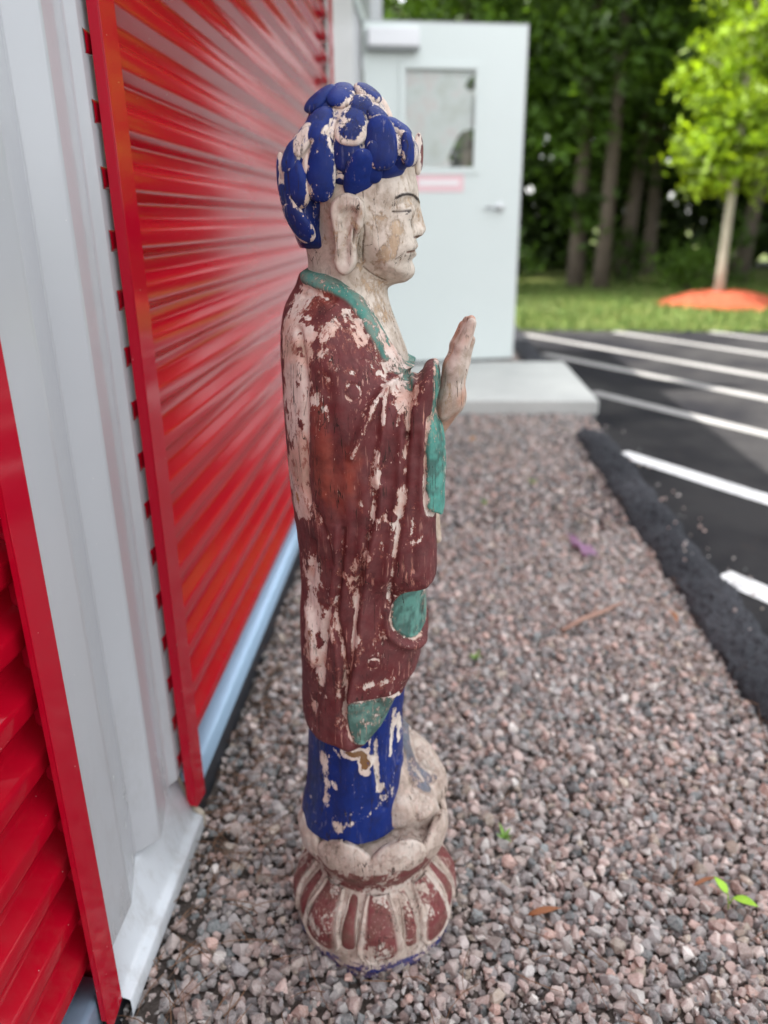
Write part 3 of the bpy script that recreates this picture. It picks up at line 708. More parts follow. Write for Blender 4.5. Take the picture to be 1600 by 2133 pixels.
for pl, hw, dp in grooves:
    d = seg_dist(Q, catmull(pl, 4, False) if len(pl) > 2 else pl); k = np.exp(-(d / hw) ** 2)
    disp += 1.75 * dp * k; foldm = np.maximum(foldm, np.exp(-(d / (hw * .8)) ** 2) * min(1, abs(dp) / .003)); crack = np.maximum(crack, np.exp(-((d - .0012) / .0016) ** 2) * (abs(dp) > .0032))
nz1 = fbm(V, 60, 3); nz2 = fbm(V * [1, 1, .3], 30, 3); nzf = fbm(V * [1, 1, .6] + 31, 190, 2)
disp += .0007 * nz1 + .0012 * nz2
wear += crack * (.09 + .16 * nz2); wear += foldm * (.06 + .10 * nz2 + .05 * nzf)
# raised collar band
dc = seg_dist(Q, catmull(collar, 5, False)); disp += .003 * np.exp(-(dc / .009) ** 4) - .0022 * np.exp(-((dc - .0125) / .003) ** 2)
paint = np.tile(MAROON, (len(V), 1))
def tint(mask, col): 
    global paint
    paint = paint * (1 - mask[:, None]) + col * mask[:, None]
def stroke(pl, hw): 
    d = seg_dist(Q, pl) + hw * (.7 * nz1 + .55 * nzf); return 1 - sstep(hw * .1, hw * 1.75, d)
# primer red showing under the maroon
tint((.3 + .4 * sstep(-.3, .4, nz2)) * .6 * stroke([(-0.0423,0.8519),(-0.0373,0.8126),(-0.0360,0.7603)], .012), REDO)
tint(.6 * sstep(-.2, .5, nz2) * stroke([(-0.0015,0.8100),(-0.0016,0.7640)], .009), REDO)
tint(.5 * sstep(-.2, .5, nz2) * stroke([(-0.0212,0.7928),(-0.0119,0.7342)], .022), REDO)
tint(.5 * sstep(-.2, .5, nz2) * stroke([(-0.0481,0.9627),(-0.0269,0.9701)], .012), REDO)
# large flaked areas: (line, half width, amount)
for pl, hw, a in [
 ([(-0.0568,0.9674),(-0.0697,0.9279),(-0.0704,0.8731),(-0.0688,0.8159),(-0.0706,0.7559),(-0.0636,0.7312)], .0120, .30),
 ([(-0.0511,0.9307),(-0.0509,0.8881),(-0.0552,0.8439),(-0.0545,0.7864)], .0060, .16),
 ([(-0.0474,0.9767),(-0.0265,0.9805),(-0.0051,0.9715)], .010, .15),
 ([(0.0084,0.9787),(0.0155,0.9540),(0.0073,0.9340)], .014, .105),
 ([(-0.0071,0.9347),(0.0024,0.9246),(-0.0162,0.9082),(0.0018,0.9015),(0.0198,0.8885)], .016, .135),
 ([(-0.0334,0.9338),(-0.0201,0.9448),(-0.0122,0.9527)], .0055, .15),
 ([(0.0309,0.9346),(0.0356,0.9041),(0.0355,0.8885)], .008, .05),
 ([(0.0426,0.8749),(0.0585,0.8781),(0.0548,0.8626)], .008, .09),
 ([(0.0585,0.8626),(0.0601,0.8382)], .006, .12),
 ([(0.0704,0.8873),(0.0726,0.8631)], .009, .08),
 ([(0.0218,0.8514),(0.0188,0.8296),(0.0297,0.8460)], .008, .13),
 ([(0.0273,0.8116),(0.0256,0.7718)], .004, .16),
 ([(-0.0416,0.8646),(-0.0351,0.8539)], .006, .14),
 ([(-0.0525,0.6466),(-0.0560,0.6074),(-0.0502,0.5739)], .014, .28),
 ([(-0.0632,0.5804),(-0.0636,0.5322),(-0.0726,0.5108)], .010, .26),
 ([(-0.0483,0.5326),(-0.0565,0.4825),(-0.0522,0.4643)], .007, .24),
 ([(-0.0328,0.7036),(-0.0294,0.6851)], .004, .22),
 ([(-0.0164,0.6977),(-0.0189,0.6537)], .0045, .16),
 ([(0.0042,0.6753),(-0.0010,0.6500),(-0.0043,0.6111)], .0075, .13),
 ([(0.0306,0.7277),(0.0331,0.7066),(0.0312,0.6820)], .0050, .20),
 ([(0.0545,0.7587),(0.0511,0.7350)], .0040, .22),
 ([(0.0476,0.7169),(0.0451,0.6800)], .0035, .20),
 ([(0.0583,0.6938),(0.0781,0.6978),(0.0867,0.6930)], .0040, .16),
 ([(0.0319,0.5920),(0.0285,0.5583)], .0070, .10),
 ([(-0.0012,0.4875),(0.0246,0.4882),(0.0381,0.4944)], .0050, .20),
 ([(-0.0013,0.5644),(0.0010,0.5300)], .0060, .12),
 ([(-0.0711,0.4377),(-0.0463,0.4235),(-0.0212,0.4130)], .0080, .10),
 ([(-0.0316,0.4832),(-0.0285,0.4241)], .0055, .13),
 ([(0.0002,0.7481),(0.0168,0.7424)], .006, .09),
 ([(-0.0698,0.9586),(-0.0788,0.9157),(-0.0798,0.8366)], .008, .20),
 ([(-0.0789,0.7649),(-0.0761,0.7275)], .010, .26)]:
    wear += a * .66 * stroke(pl, hw * 1.3)
# dowel plugs: a scored ring round each
for c0, r0 in (([(0.0006,0.8727)][0], .0085), ([(0.0174,0.5219)][0], .0078), ([(0.0439,0.7285)][0], .0078)):
    d = np.abs(np.hypot(Q[:, 0] - c0[0], Q[:, 1] - c0[1]) - r0); k = np.exp(-(d / .0017) ** 2); disp -= .0014 * k; wear += .13 * k
# teal lining and collar
zones = [[(0.0898,0.9005),(0.1006,0.9005),(0.1015,0.8465),(0.1086,0.7949),(0.1077,0.7176),(0.0938,0.7187),(0.0849,0.7322),(0.0823,0.7650),(0.0837,0.8064),(0.0872,0.8397),(0.0890,0.8743)],
         [(0.0841,0.6308),(0.0602,0.6251),(0.0463,0.6074),(0.0394,0.5834),(0.0436,0.5662),(0.0577,0.5512),(0.0850,0.5377)],
         [(0.0502,0.4606),(0.0169,0.4588),(-0.0191,0.4577),(-0.0217,0.4321),(-0.0137,0.3972),(0.0029,0.3900),(0.0290,0.4110),(0.0546,0.4496)]]
for zi, zp in enumerate(zones):
    s_ = sdist(Q, zp); k = sstep(-.0012, .0012, s_); tint(k, TEAL * (1.0, .85, .62)[zi] + PINK * (0, .08, .12)[zi])
    n3 = fbm(V, 90, 3); tint(k * sstep(-.05, .45, n3 + (.15 if zi else .0)) * .75, DTEAL)
    disp -= k * (.0028, .0045, .0030)[zi] * sstep(0, .006, s_); wear = wear * (1 - k) + k * ((.04, .05, .06)[zi] + .05 * nz2)
    ke = np.exp(-(s_ / .0018) ** 2); wear += .10 * ke
kb = 1 - sstep(.0075, .0105, dc + .001 * nz1); tint(kb, TEAL * .8); tint(kb * sstep(-.1, .4, fbm(V, 70, 3)) * .6, np.array((.20, .22, .18))); wear = wear * (1 - kb) + kb * (.045 + .10 * nz2)
ke = np.exp(-((dc - .0125) / .0035) ** 2) * (Q[:, 1] < .99); wear += .05 * ke * (Q[:, 0] > -.06)
V = V + N * disp[:, None]
robe = finish('robe', V, F, ROBEM, paint, wear, fig)

# ---------------- skirt
skirt_side = [(-0.0824,0.4405),(-0.0883,0.3576),(-0.0929,0.2882),(-0.0976,0.2522),(-0.1043,0.2199),(-0.1061,0.1825),(-0.1025,0.1300),(-0.0573,0.1077),(0.0042,0.1107),(0.0486,0.1372),(0.0517,0.1848),(0.0518,0.2401),(0.0505,0.3110),(0.0492,0.3706),(0.0480,0.4441),(-0.0176,0.4740)]
G = Grid((-.13, -.13, .206), (.11, .13, .46), .0021)
G.add(G.inflate(skirt_side, .085, lerp([.13, .18, .25, .33, .42], [.088, .088, .086, .081, .080]), 0, 2.2))
V, F = surface_nets(G); V = relax(V, F, 2); N = vnormals(V, F); Q = V[:, [0, 2]]
disp = .001 * fbm(V * [1, 1, .3], 32, 3); wear = np.full(len(V), -.05); paint = np.tile(BLUE, (len(V), 1)); nz1 = fbm(V, 60, 3); nzf = fbm(V * [1, 1, .6] + 31, 190, 2)
for pl, hw, dp in [([(0.0134,0.3875),(0.0139,0.3355),(0.0168,0.3027),(0.0250,0.2566)], .0035, -.0035), ([(0.0082,0.3873),(0.0086,0.3353),(0.0107,0.3024)], .005, .002), ([(0.0389,0.4124),(0.0366,0.3648),(0.0450,0.3161)], .004, -.003), ([(-0.0382,0.3738),(-0.0447,0.3001),(-0.0496,0.2403)], .012, -.0018), ([(-0.0689,0.3688),(-0.0756,0.2946),(-0.0844,0.2515)], .006, -.002)]:
    d = seg_dist(Q, catmull(pl, 4, False)); disp += dp * np.exp(-(d / hw) ** 2); wear += .06 * np.exp(-(d / hw) ** 2) * (dp < 0)
for pl, hw, a in [([(-0.0261,0.3622),(-0.0038,0.3598),(0.0026,0.3472)], .0075, .60), ([(-0.0021,0.3430),(-0.0011,0.3293)], .006, .55), ([(0.0073,0.3872),(0.0056,0.3674)], .0032, .28), ([(0.0176,0.3797),(0.0158,0.3478),(0.0176,0.2921)], .0032, .24), ([(-0.0599,0.3448),(-0.0571,0.3122),(-0.0588,0.2702)], .0066, .24), ([(-0.0440,0.3045),(-0.0428,0.2995)], .0035, .3), ([(0.0224,0.2989),(0.0223,0.2923)], .004, .3), ([(0.0416,0.4125),(0.0387,0.3769),(0.0344,0.3404)], .0028, .22), ([(0.0441,0.3970),(0.0465,0.3490)], .0028, .20), ([(-0.0445,0.3647),(-0.0357,0.3522)], .0030, .17), ([(-0.0920,0.2767),(-0.0872,0.2595)], .006, .15), ([(-0.0423,0.2323),(-0.0109,0.2510),(0.0267,0.2655),(0.0485,0.3083)], .0080, .16), ([(-0.0264,0.2597),(-0.0002,0.2728)], .004, .12)]:
    d = seg_dist(Q, pl) + hw * (.6 * nz1 + .5 * nzf); wear += a * .85 * (1 - sstep(hw * .1, hw * 1.8, d))
finish('skirt', V + N * disp[:, None], F, BLUEM, paint, wear, fig)

# ---------------- drapery and feet on the lotus
G = Grid((-.02, -.09, .10), (.155, .10, .36), .0022)
foot = [(0.0223,0.3613),(0.0477,0.3367),(0.0705,0.3100),(0.0937,0.2864),(0.1122,0.2516),(0.1194,0.2174),(0.1059,0.1872),(0.0651,0.1854),(0.0316,0.1933),(0.0213,0.2748)]
G.add(G.inflate(foot, .040, .034, .034, 2.0)); G.add(G.inflate([(x - .012, z - .02) for x, z in foot], .040, .026, -.012, 2.0), .014)
f2 = [(0.0236,0.2555),(0.0519,0.2741),(0.0801,0.2544),(0.0979,0.2321),(0.0661,0.2110),(0.0302,0.2094)]
G.add(G.inflate([(x - .004, z - .006) for x, z in f2], .024, .026, -.030, 2.0), .016)
V, F = surface_nets(G); V = relax(V, F, 2); N = vnormals(V, F); Q = V[:, [0, 2]]
disp = .0016 * fbm(V, 40, 3); wear = .10 + .10 * fbm(V, 22, 2); paint = np.tile(CREAM * .9, (len(V), 1))
pl = [(0.0499,0.3518),(0.0569,0.3054),(0.0740,0.2713),(0.0977,0.2501)]; d = seg_dist(Q, catmull(pl, 4, False)); k = (1 - sstep(.0040, .0062, d))
paint = paint * (1 - k[:, None]) + k[:, None] * np.array((.13, .155, .20)); wear = wear * (1 - k) + k * .03; disp += -.003 * np.exp(-((d - .0075) / .002) ** 2)
for pl in ([(0.0667,0.3271),(0.0936,0.2938),(0.1120,0.2507)], [(0.0597,0.2925),(0.0698,0.2400),(0.0742,0.2131)], [(0.0800,0.2456),(0.0586,0.2214)]):
    d = seg_dist(Q, pl); disp -= .0025 * np.exp(-(d / .003) ** 2)
finish('feet', V + N * disp[:, None], F, BASEM, paint, wear, fig)

# ---------------- lotus pedestal
PC = (.004, .002)   # pedestal axis offset
prof_p = [(.0, -.012), (.113, -.012), (.1205, -.005), (.1235, .006), (.1245, .024), (.1235, .046), (.1190, .070), (.110, .090), (.0985, .104), (.0910, .113), (.0885, .121), (.0905, .130), (.0975, .142), (.1040, .156), (.1065, .172), (.103, .188), (.085, .197), (.05, .2), (.0, .2)]
pr2 = catmull(prof_p, 5, False); na = 144; V = []
for r, z in pr2:
    for k in range(na): a = 2 * math.pi * k / na; V.append((PC[0] + max(r, 1e-4) * math.cos(a), PC[1] + max(r, 1e-4) * math.sin(a), z))
V = np.array(V); F = np.array([(i * na + k, i * na + (k + 1) % na, (i + 1) * na + (k + 1) % na, (i + 1) * na + k) for i in range(len(pr2) - 1) for k in range(na)])
nn = fbm(V, 26, 3); Rr = np.hypot(V[:, 0] - PC[0], V[:, 1] - PC[1])[:, None]; V[:, :2] += (V[:, :2] - PC) / (Rr + 1e-6) * (.0022 * nn)[:, None] * (Rr > .05)
paint = np.tile(CREAM * .85, (len(V), 1)); wear = .07 + .12 * fbm(V, 30, 2)
rim = (V[:, 2] < .020) & (V[:, 2] > -.02); paint[rim] = BLUE * 1.0; wear[rim] = .10 + .18 * fbm(V[rim], 18, 2) 
tr_ = (V[:, 2] > .118) & (V[:, 2] < .17); paint[tr_] = MAROON; wear[tr_] = .04 + .20 * nn[tr_]
ped = finish('lotus_base', V, F, BASEM, paint, wear, fig)
def Rz(z): return float(np.interp(z, [p[1] for p in prof_p[1:-1]], [p[0] for p in prof_p[1:-1]]))
def petal_low(a0, idx, wid=.40, grow=0.0, ztop=.118, zbot=.022):
    ns, nt_ = 25, 31; V = []; att = []; wr = []
    for j in range(nt_):
        t = j / (nt_ - 1); z = ztop + (zbot - ztop) * t
        wt = wid * (1 + .07 * math.sin(idx * 3.7)) * (.62 + .42 * t ** .8) * (1 if t < .72 else math.sqrt(max(0.0015, 1 - ((t - .72) / .28) ** 2)))
        for i in range(ns):
            s = -1 + 2 * i / (ns - 1); a = a0 + s * wt
            bul = .0095 * (1 - s ** 2) ** .7 * math.sin(math.pi * min(1, t * .85 + .12)) + .0035 * math.exp(-((abs(s) - .86) / .10) ** 2) - .0025 * math.exp(-((abs(s) - .70) / .06) ** 2)
            r = Rz(z) + grow + bul + .0015 - .012 * max(0, abs(s) - .93) / .07
            V.append((PC[0] + r * math.cos(a), PC[1] + r * math.sin(a), z))
            e = max(abs(s), 1 - (1 - t) * 4.5 if t > .7 else 0)
            mk = 1 - sstep(.60, .74, np.array([e]))[0]
            att.append(MAROON * mk * 1.15 + CREAM * .9 * (1 - mk)); wr.append((.0 if mk > .5 else .06))
    V = np.array(V); wr = np.array(wr) + .01 + .15 * fbm(V + idx, 34, 2) + .03 * math.sin(idx * 2.3); V += .0020 * np.c_[fbm(V, 40, 2), fbm(V + 3, 40, 2), fbm(V + 7, 40, 2)]
    A_ = np.array(att)
    dt = sstep(.35, .6, fbm(V + 11, 28, 2)) * .5; A_ = A_ * (1 - dt[:, None]) + TEAL * .7 * dt[:, None] * (A_[:, :1] > .3) + A_ * dt[:, None] * (A_[:, :1] <= .3)
    F = [(j * ns + i, j * ns + i + 1, (j + 1) * ns + i + 1, (j + 1) * ns + i) for j in range(nt_ - 1) for i in range(ns - 1)]
    return finish('lower_petal', V, F, BASEM, A_, wr, ped)
for k in range(8):
    petal_low(rad(-82 + 45 * k), k, .325)
    petal_low(rad(-82 + 22.5 + 45 * k), k + 20, .14, -.004, .114, .032)
def petal_up(a0, idx, wid=.43):
    ns, nt_ = 25, 27; V = []; att = []; wr = []
    for j in range(nt_):
        t = j / (nt_ - 1)
        z = .128 + .088 * t; r0 = .086 + .027 * math.sin(min(1.57, t * 2.3)) ** .9 - .006 * max(0, t - .75) / .25
        wt = wid * (.62 + .42 * math.sin(t * 2.0)) * (1 if t < .55 else math.sqrt(max(.004, 1 - ((t - .55) / .45) ** 2.2)))
        for i in range(ns):
            s = -1 + 2 * i / (ns - 1); a = a0 + s * wt
            r = r0 + .0050 * (1 - s * s) + .0022 * math.exp(-((abs(s) - .88) / .1) ** 2) - .006 * abs(s) ** 6
            V.append((PC[0] + r * math.cos(a), PC[1] + r * math.sin(a) * .90, z + .006 * (1 - s * s) * t - .010 * (1 - t)))
            mk = (1 - sstep(.55, .75, np.array([max(abs(s) * .8, (t - .06 + .12 * math.sin(idx * 2.1 + 3 * s)) / .62)]))[0])
            att.append(MAROON * mk * 1.2 + CREAM * (1 - mk)); wr.append(-.02 if mk > .5 else .05)
    V = np.array(V); wr = np.array(wr) + .02 + .16 * fbm(V + idx, 30, 2); V += .0036 * np.c_[fbm(V, 34, 2), fbm(V + 3, 34, 2), fbm(V + 7, 34, 2)]
    F = [(j * ns + i, j * ns + i + 1, (j + 1) * ns + i + 1, (j + 1) * ns + i) for j in range(nt_ - 1) for i in range(ns - 1)]
    o = finish('upper_petal', V, F, BASEM, np.array(att), wr, ped)
    q = o.modifiers.new('solid', 'SOLIDIFY'); q.thickness = .0065; q.offset = -1
for k in range(8): petal_up(rad(-66 + 45 * k), k)

# ---------------- head, neck and chest
face = [(-0.0576,1.0385),(-0.0714,1.0794),(-0.0645,1.1217),(-0.0345,1.1458),(0.0080,1.1505),(0.0499,1.1254),(0.0643,1.1072),(0.0663,1.0960),(0.0691,1.0833),(0.0695,1.0734),(0.0661,1.0634),(0.0637,1.0547),(0.0631,1.0431),(0.0619,1.0299),(0.0622,1.0195),(0.0603,1.0120),(0.0594,1.0053),(0.0619,0.9984),(0.0610,0.9901),(0.0543,0.9842),(0.0430,0.9816),(0.0302,0.9803),(0.0047,0.9928),(-0.0302,1.0052),(-0.0507,1.0145)]
G = Grid((-.10, -.088, .80), (.105, .088, 1.16), .00135)
sF = lerp([.97, .985, 1.00, 1.02, 1.05, 1.08, 1.14], [.040, .050, .058, .064, .069, .070, .068])
G.add(G.inflate(face, .062, sF, 0, 2.15))
neck = [(-0.0564,1.0447),(-0.0603,0.9967),(-0.0636,0.9636),(-0.0544,0.9065),(0.0038,0.8592),(0.0576,0.8592),(0.0582,0.8900),(0.0483,0.9213),(0.0380,0.9491),(0.0325,0.9730),(0.0310,0.9960),(0.0297,1.0280),(-0.0147,1.0495)]
G.add(G.inflate(neck, .055, lerp([.84, .88, .92, .945, .965, .99, 1.03], [.098, .100, .084, .062, .052, .049, .05]), 0, 2.1), .014)
P = lambda u, v, y: None
nb, ntip = [(0.0677,1.0655),(0.0743,1.0389)]
G.add(G.cap((nb[0] - .002, 0, nb[1]), (ntip[0] - .0050, 0, ntip[1] + .002), .0052, .0078), .005); G.add(G.ell((ntip[0] - .0058, 0, ntip[1] + .0005), (.0092, .0078, .0070)), .003)
wing = [(0.0680,1.0376)][0]
for sy in (-1, 1): G.add(G.ell((wing[0], sy * .0095, wing[1]), (.0085, .0062, .0065)), .005)
ul, ll, ch = [(0.0658,1.0212),(0.0636,1.0120),(0.0590,0.9939)]
G.add(G.ell((ul[0] - .007, 0, ul[1]), (.0105, .0165, .0042)), .004); G.add(G.ell((ll[0] - .006, 0, ll[1]), (.0105, .014, .0046)), .004)
G.add(G.ell((ch[0] - .012, 0, ch[1]), (.016, .018, .011)), .012)
ey = [(0.0540,1.0617)][0]
for sy in (-1, 1):
    G.sub(-(-G.ell((ey[0] + .016, sy * .034, ey[1] + .001), (.014, .014, .012))) * 1.0, .012)
    G.add(G.ell((ey[0] - .0035, sy * .0295, ey[1] - .0012), (.0155, .0165, .0105)), .006)
ckk = [(0.0437,1.0295)][0]
for sy in (-1, 1): G.add(G.ell((ckk[0] - .008, sy * .028, ckk[1]), (.026, .024, .028)), .02)
V, F = surface_nets(G); V = relax(V, F, 2); N = vnormals(V, F); Q = V[:, [0, 2]]
nz1 = fbm(V, 70, 3); disp = .0006 * nz1 + .0006 * fbm(V * [1, 1, .4], 40, 2)
paint = np.tile(np.array((.65, .565, .485)), (len(V), 1)); wear = .0 + .10 * fbm(V, 24, 2)
low = V[:, 2] < .965; wear[low] += .02; 
for pl, hw, a in [([(0.0487,1.0422),(0.0442,1.0283),(0.0396,1.0142)], .010, .10), ([(0.0351,1.0142),(0.0275,1.0100)], .010, .08), ([(0.0253,1.0632),(0.0308,1.0355)], .010, .03), ([(0.0591,1.0682),(0.0488,1.0643)], .006, .09), ([(0.0173,0.9878),(0.0280,0.9774)], .014, .06)]:
    wear += a * (1 - sstep(hw * .4, hw * 1.3, seg_dist(Q, pl) + .3 * hw * nz1))
side = np.abs(V[:, 1]) > .0
def line(pl, hw, col, dp=0.0, ylim=None):
    global paint, wear, disp
    d = seg_dist(Q, catmull(pl, 5, False)); k = 1 - sstep(hw * .6, hw * 1.2, d)
    if ylim is not None: k = k * (N[:, 0] > ylim)
    if col is not None: paint = paint * (1 - k[:, None]) + k[:, None] * col; wear = wear * (1 - k) + k * -.2
    disp = disp + dp * np.exp(-(d / hw) ** 2) * (1 if ylim is None else (N[:, 0] > ylim))
line([(0.0460,1.0722),(0.0519,1.0749),(0.0586,1.0761),(0.0653,1.0746),(0.0708,1.0681)], .0016, BLACK, .0006)
line([(0.0432,1.0584),(0.0510,1.0584),(0.0570,1.0587),(0.0624,1.0589)], .0013, BLACK, -.0010)
line([(0.0570,1.0555),(0.0608,1.0574)], .0007, BLACK * 4)
line([(0.0443,1.0632),(0.0526,1.0665),(0.0608,1.0651)], .0016, None, -.0010)
line([(0.0586,1.0155),(0.0625,1.0160),(0.0675,1.0166)], .0012, np.array((.20, .10, .07)), -.0014, .1)
line([(0.0664,1.0313),(0.0718,1.0318)], .0014, np.array((.12, .07, .05)), -.001, .0)
line([(0.0111,1.0510),(0.0126,1.0386),(0.0098,1.0233),(0.0087,1.0078)], .0010, np.array((.10, .07, .05)), -.0012)
line([(0.0086,1.0007),(0.0189,0.9920),(0.0324,0.9847)], .0009, np.array((.25, .19, .14)), -.0010)
head = finish('head', V + N * disp[:, None], F, SKINM, paint, wear, fig)

# ear: long lobed, with a raised rim and a hollow
ear_side = [(-0.0033,1.0776),(-0.0134,1.0747),(-0.0212,1.0675),(-0.0233,1.0567),(-0.0213,1.0391),(-0.0192,1.0225),(-0.0206,1.0085),(-0.0174,0.9979),(-0.0098,0.9935),(-0.0010,0.9985),(0.0040,1.0083),(0.0040,1.0209),(0.0063,1.0333),(0.0119,1.0455),(0.0145,1.0603),(0.0110,1.0711)]
G = Grid((-.075, -.095, .965), (.02, -.042, 1.10), .0011)
G.add(G.inflate(ear_side, .010, .0115, lambda X, Z: -.0685 - .05 * np.clip(1.02 - Z, -.05, .03) - .10 * np.clip(-.035 - X, 0, .03), 2.4))
V, F = surface_nets(G); V = relax(V, F, 2); N = vnormals(V, F); Q = V[:, [0, 2]]
D = sdist(Q, catmull(ear_side, 6)); out_ = np.clip(-N[:, 1] * 2, 0, 1)
hol = [(-0.0069,1.0631),(0.0017,1.0657),(0.0073,1.0577),(0.0027,1.0457),(-0.0020,1.0336),(-0.0077,1.0363),(-0.0131,1.0499),(-0.0128,1.0579)]
dh = sdist(Q, catmull(hol, 5)); slit = seg_dist(Q, [(0.0031,1.0403),(0.0025,1.0267)])
lob = seg_dist(Q, [(-0.0076,1.0390),(-0.0059,1.0227),(-0.0070,1.0089)])
dd = -.0050 * sstep(-.002, .005, dh) + .0022 * np.exp(-((D - .0035) / .003) ** 2) - .0045 * np.exp(-(slit / .0018) ** 2) - .0018 * np.exp(-(lob / .004) ** 2) + .0022 * np.exp(-(seg_dist(Q, [(-0.0116,1.0512),(-0.0091,1.0618),(-0.0011,1.0651),(0.0045,1.0617)]) / .003) ** 2)
disp = dd * out_ + .0005 * fbm(V, 90, 2); paint = np.tile(np.array((.60, .52, .45)), (len(V), 1)); wear = -.0 + .12 * fbm(V, 28, 2)
ks = np.exp(-(slit / .0012) ** 2) * out_; paint = paint * (1 - ks[:, None]) + np.array((.08, .04, .03)) * ks[:, None]; wear -= .2 * ks
Ve = V + N * disp[:, None]
finish('ear', Ve, F, SKINM, paint, wear, head)
finish('ear', Ve * [1, -1, 1], F[:, ::-1], SKINM, paint, wear, head)

# hair: gesso cap and separate carved locks
hair_side = [(-0.0514,1.0160),(-0.0646,1.0191),(-0.0727,1.0386),(-0.0792,1.0564),(-0.0826,1.0796),(-0.0837,1.0995),(-0.0802,1.1163),(-0.0686,1.1328),(-0.0573,1.1449),(-0.0498,1.1596),(-0.0446,1.1742),(-0.0331,1.1825),(-0.0143,1.1865),(-0.0002,1.1852),(0.0146,1.1846),(0.0234,1.1775),(0.0322,1.1661),(0.0380,1.1540),(0.0470,1.1509),(0.0575,1.1429),(0.0642,1.1333),(0.0695,1.1251),(0.0699,1.1141),(0.0648,1.1051),(0.0514,1.0976),(0.0375,1.0914),(0.0221,1.0839),(0.0095,1.0755),(-0.0029,1.0743),(-0.0152,1.0787),(-0.0264,1.0717),(-0.0333,1.0602),(-0.0329,1.0426),(-0.0313,1.0188)]
G = Grid((-.105, -.09, 1.02), (.09, .09, 1.20), .0016)
hW = lerp([1.02, 1.05, 1.10, 1.135, 1.155, 1.175, 1.19], [.060, .072, .077, .072, .056, .040, .028])
G.add(G.inflate(hair_side, .024, hW, 0, 2.5))
V, F = surface_nets(G); V = relax(V, F, 3); N = vnormals(V, F)
disp = .0010 * fbm(V, 50, 3)
paint = np.tile(BLUE * .8, (len(V), 1)); wear = .14 + .14 * fbm(V, 30, 2)
capV, capN = V.copy(), N.copy()
# hair below the locks at the nape is painted plain blue
nape = [(-0.0711,1.0643),(-0.0447,1.0557),(-0.0287,1.0430),(-0.0251,1.0176),(-0.0585,1.0179),(-0.0723,1.0435)]
k = sstep(-.002, .002, sdist(V[:, [0, 2]], nape)); paint = paint * (1 - k[:, None]) + BLUE * .9 * k[:, None]; wear = wear * (1 - k) + k * (.0 + .05 * fbm(V, 40, 2))
kf = sstep(-.001, .002, .0045 - seg_dist(V[:, [0, 2]], [(0.0136,1.0701),(0.0255,1.0781),(0.0402,1.0860),(0.0547,1.0938),(0.0677,1.1009),(0.0720,1.1159)])); paint = paint * (1 - .6 * kf[:, None]) + np.array((.22, .11, .09)) * .6 * kf[:, None]
hair = finish('hair', V + N * disp[:, None], F, BLUEM, paint, wear, head)

LOCKS = [  # crop-1 style side positions (centre), half length, half width (metres), tilt from vertical, wear
 ([(-0.0341,1.1718)][0], .0165, .0105, 18, -.02, .0), ([(-0.0110,1.1742)][0], .0170, .0130, 3, -.03, .0), ([(0.0153,1.1769)][0], .0125, .0115, -12, .03, .0),
 ([(0.0094,1.1616)][0], .0120, .0125, -5, .07, .0), ([(0.0269,1.1529)][0], .0115, .0115, -12, .0, .0), ([(0.0341,1.1634)][0], .0120, .0070, -25, .20, .0),
 ([(-0.0342,1.1448)][0], .0180, .0125, 12, -.02, .0), ([(0.0014,1.1422)][0], .0190, .0150, 3, .085, .0), ([(0.0316,1.1250)][0], .0205, .0150, -4, -.04, .0),
 ([(0.0490,1.1408)][0], .0130, .0105, -30, .09, .0), ([(0.0599,1.1189)][0], .0130, .0080, -6, -.04, .0), ([(0.0710,1.1188)][0], .0165, .0080, -8, .10, 1.0),
 ([(0.0094,1.0946)][0], .0205, .0140, 3, -.06, .0), ([(-0.0032,1.1176)][0], .0165, .0135, 0, -.04, .0), ([(-0.0298,1.1016)][0], .0250, .0135, 5, -.01, .0),
 ([(-0.0488,1.1306)][0], .0165, .0090, 22, .16, .0), ([(-0.0627,1.1141)][0], .0140, .0085, 10, .03, .0), ([(-0.0583,1.0863)][0], .0190, .0115, -6, .0, .0),
 ([(-0.0381,1.0625)][0], .0240, .0095, -22, .05, .0), ([(-0.0775,1.0957)][0], .0170, .0065, 0, .10, .0), ([(-0.0685,1.0667)][0], .0190, .0100, -14, .03, .0),
 ([(-0.0574,1.0475)][0], .0180, .0105, -26, .02, .0), ([(0.0410,1.0986)][0], .0105, .0165, -8, -.03, .0),
 ([(-0.0113,1.0876)][0], .0095, .0075, 10, .06, .0), ([(0.0237,1.1054)][0], .0160, .0085, -3, -.03, .0), ([(0.0522,1.1050)][0], .0120, .0090, -10, -.02, .0),
 ([(-0.0254,1.0798)][0], .0080, .0100, -30, .05, .0), ([(-0.0454,1.1058)][0], .0080, .0050, 10, .22, .0)]
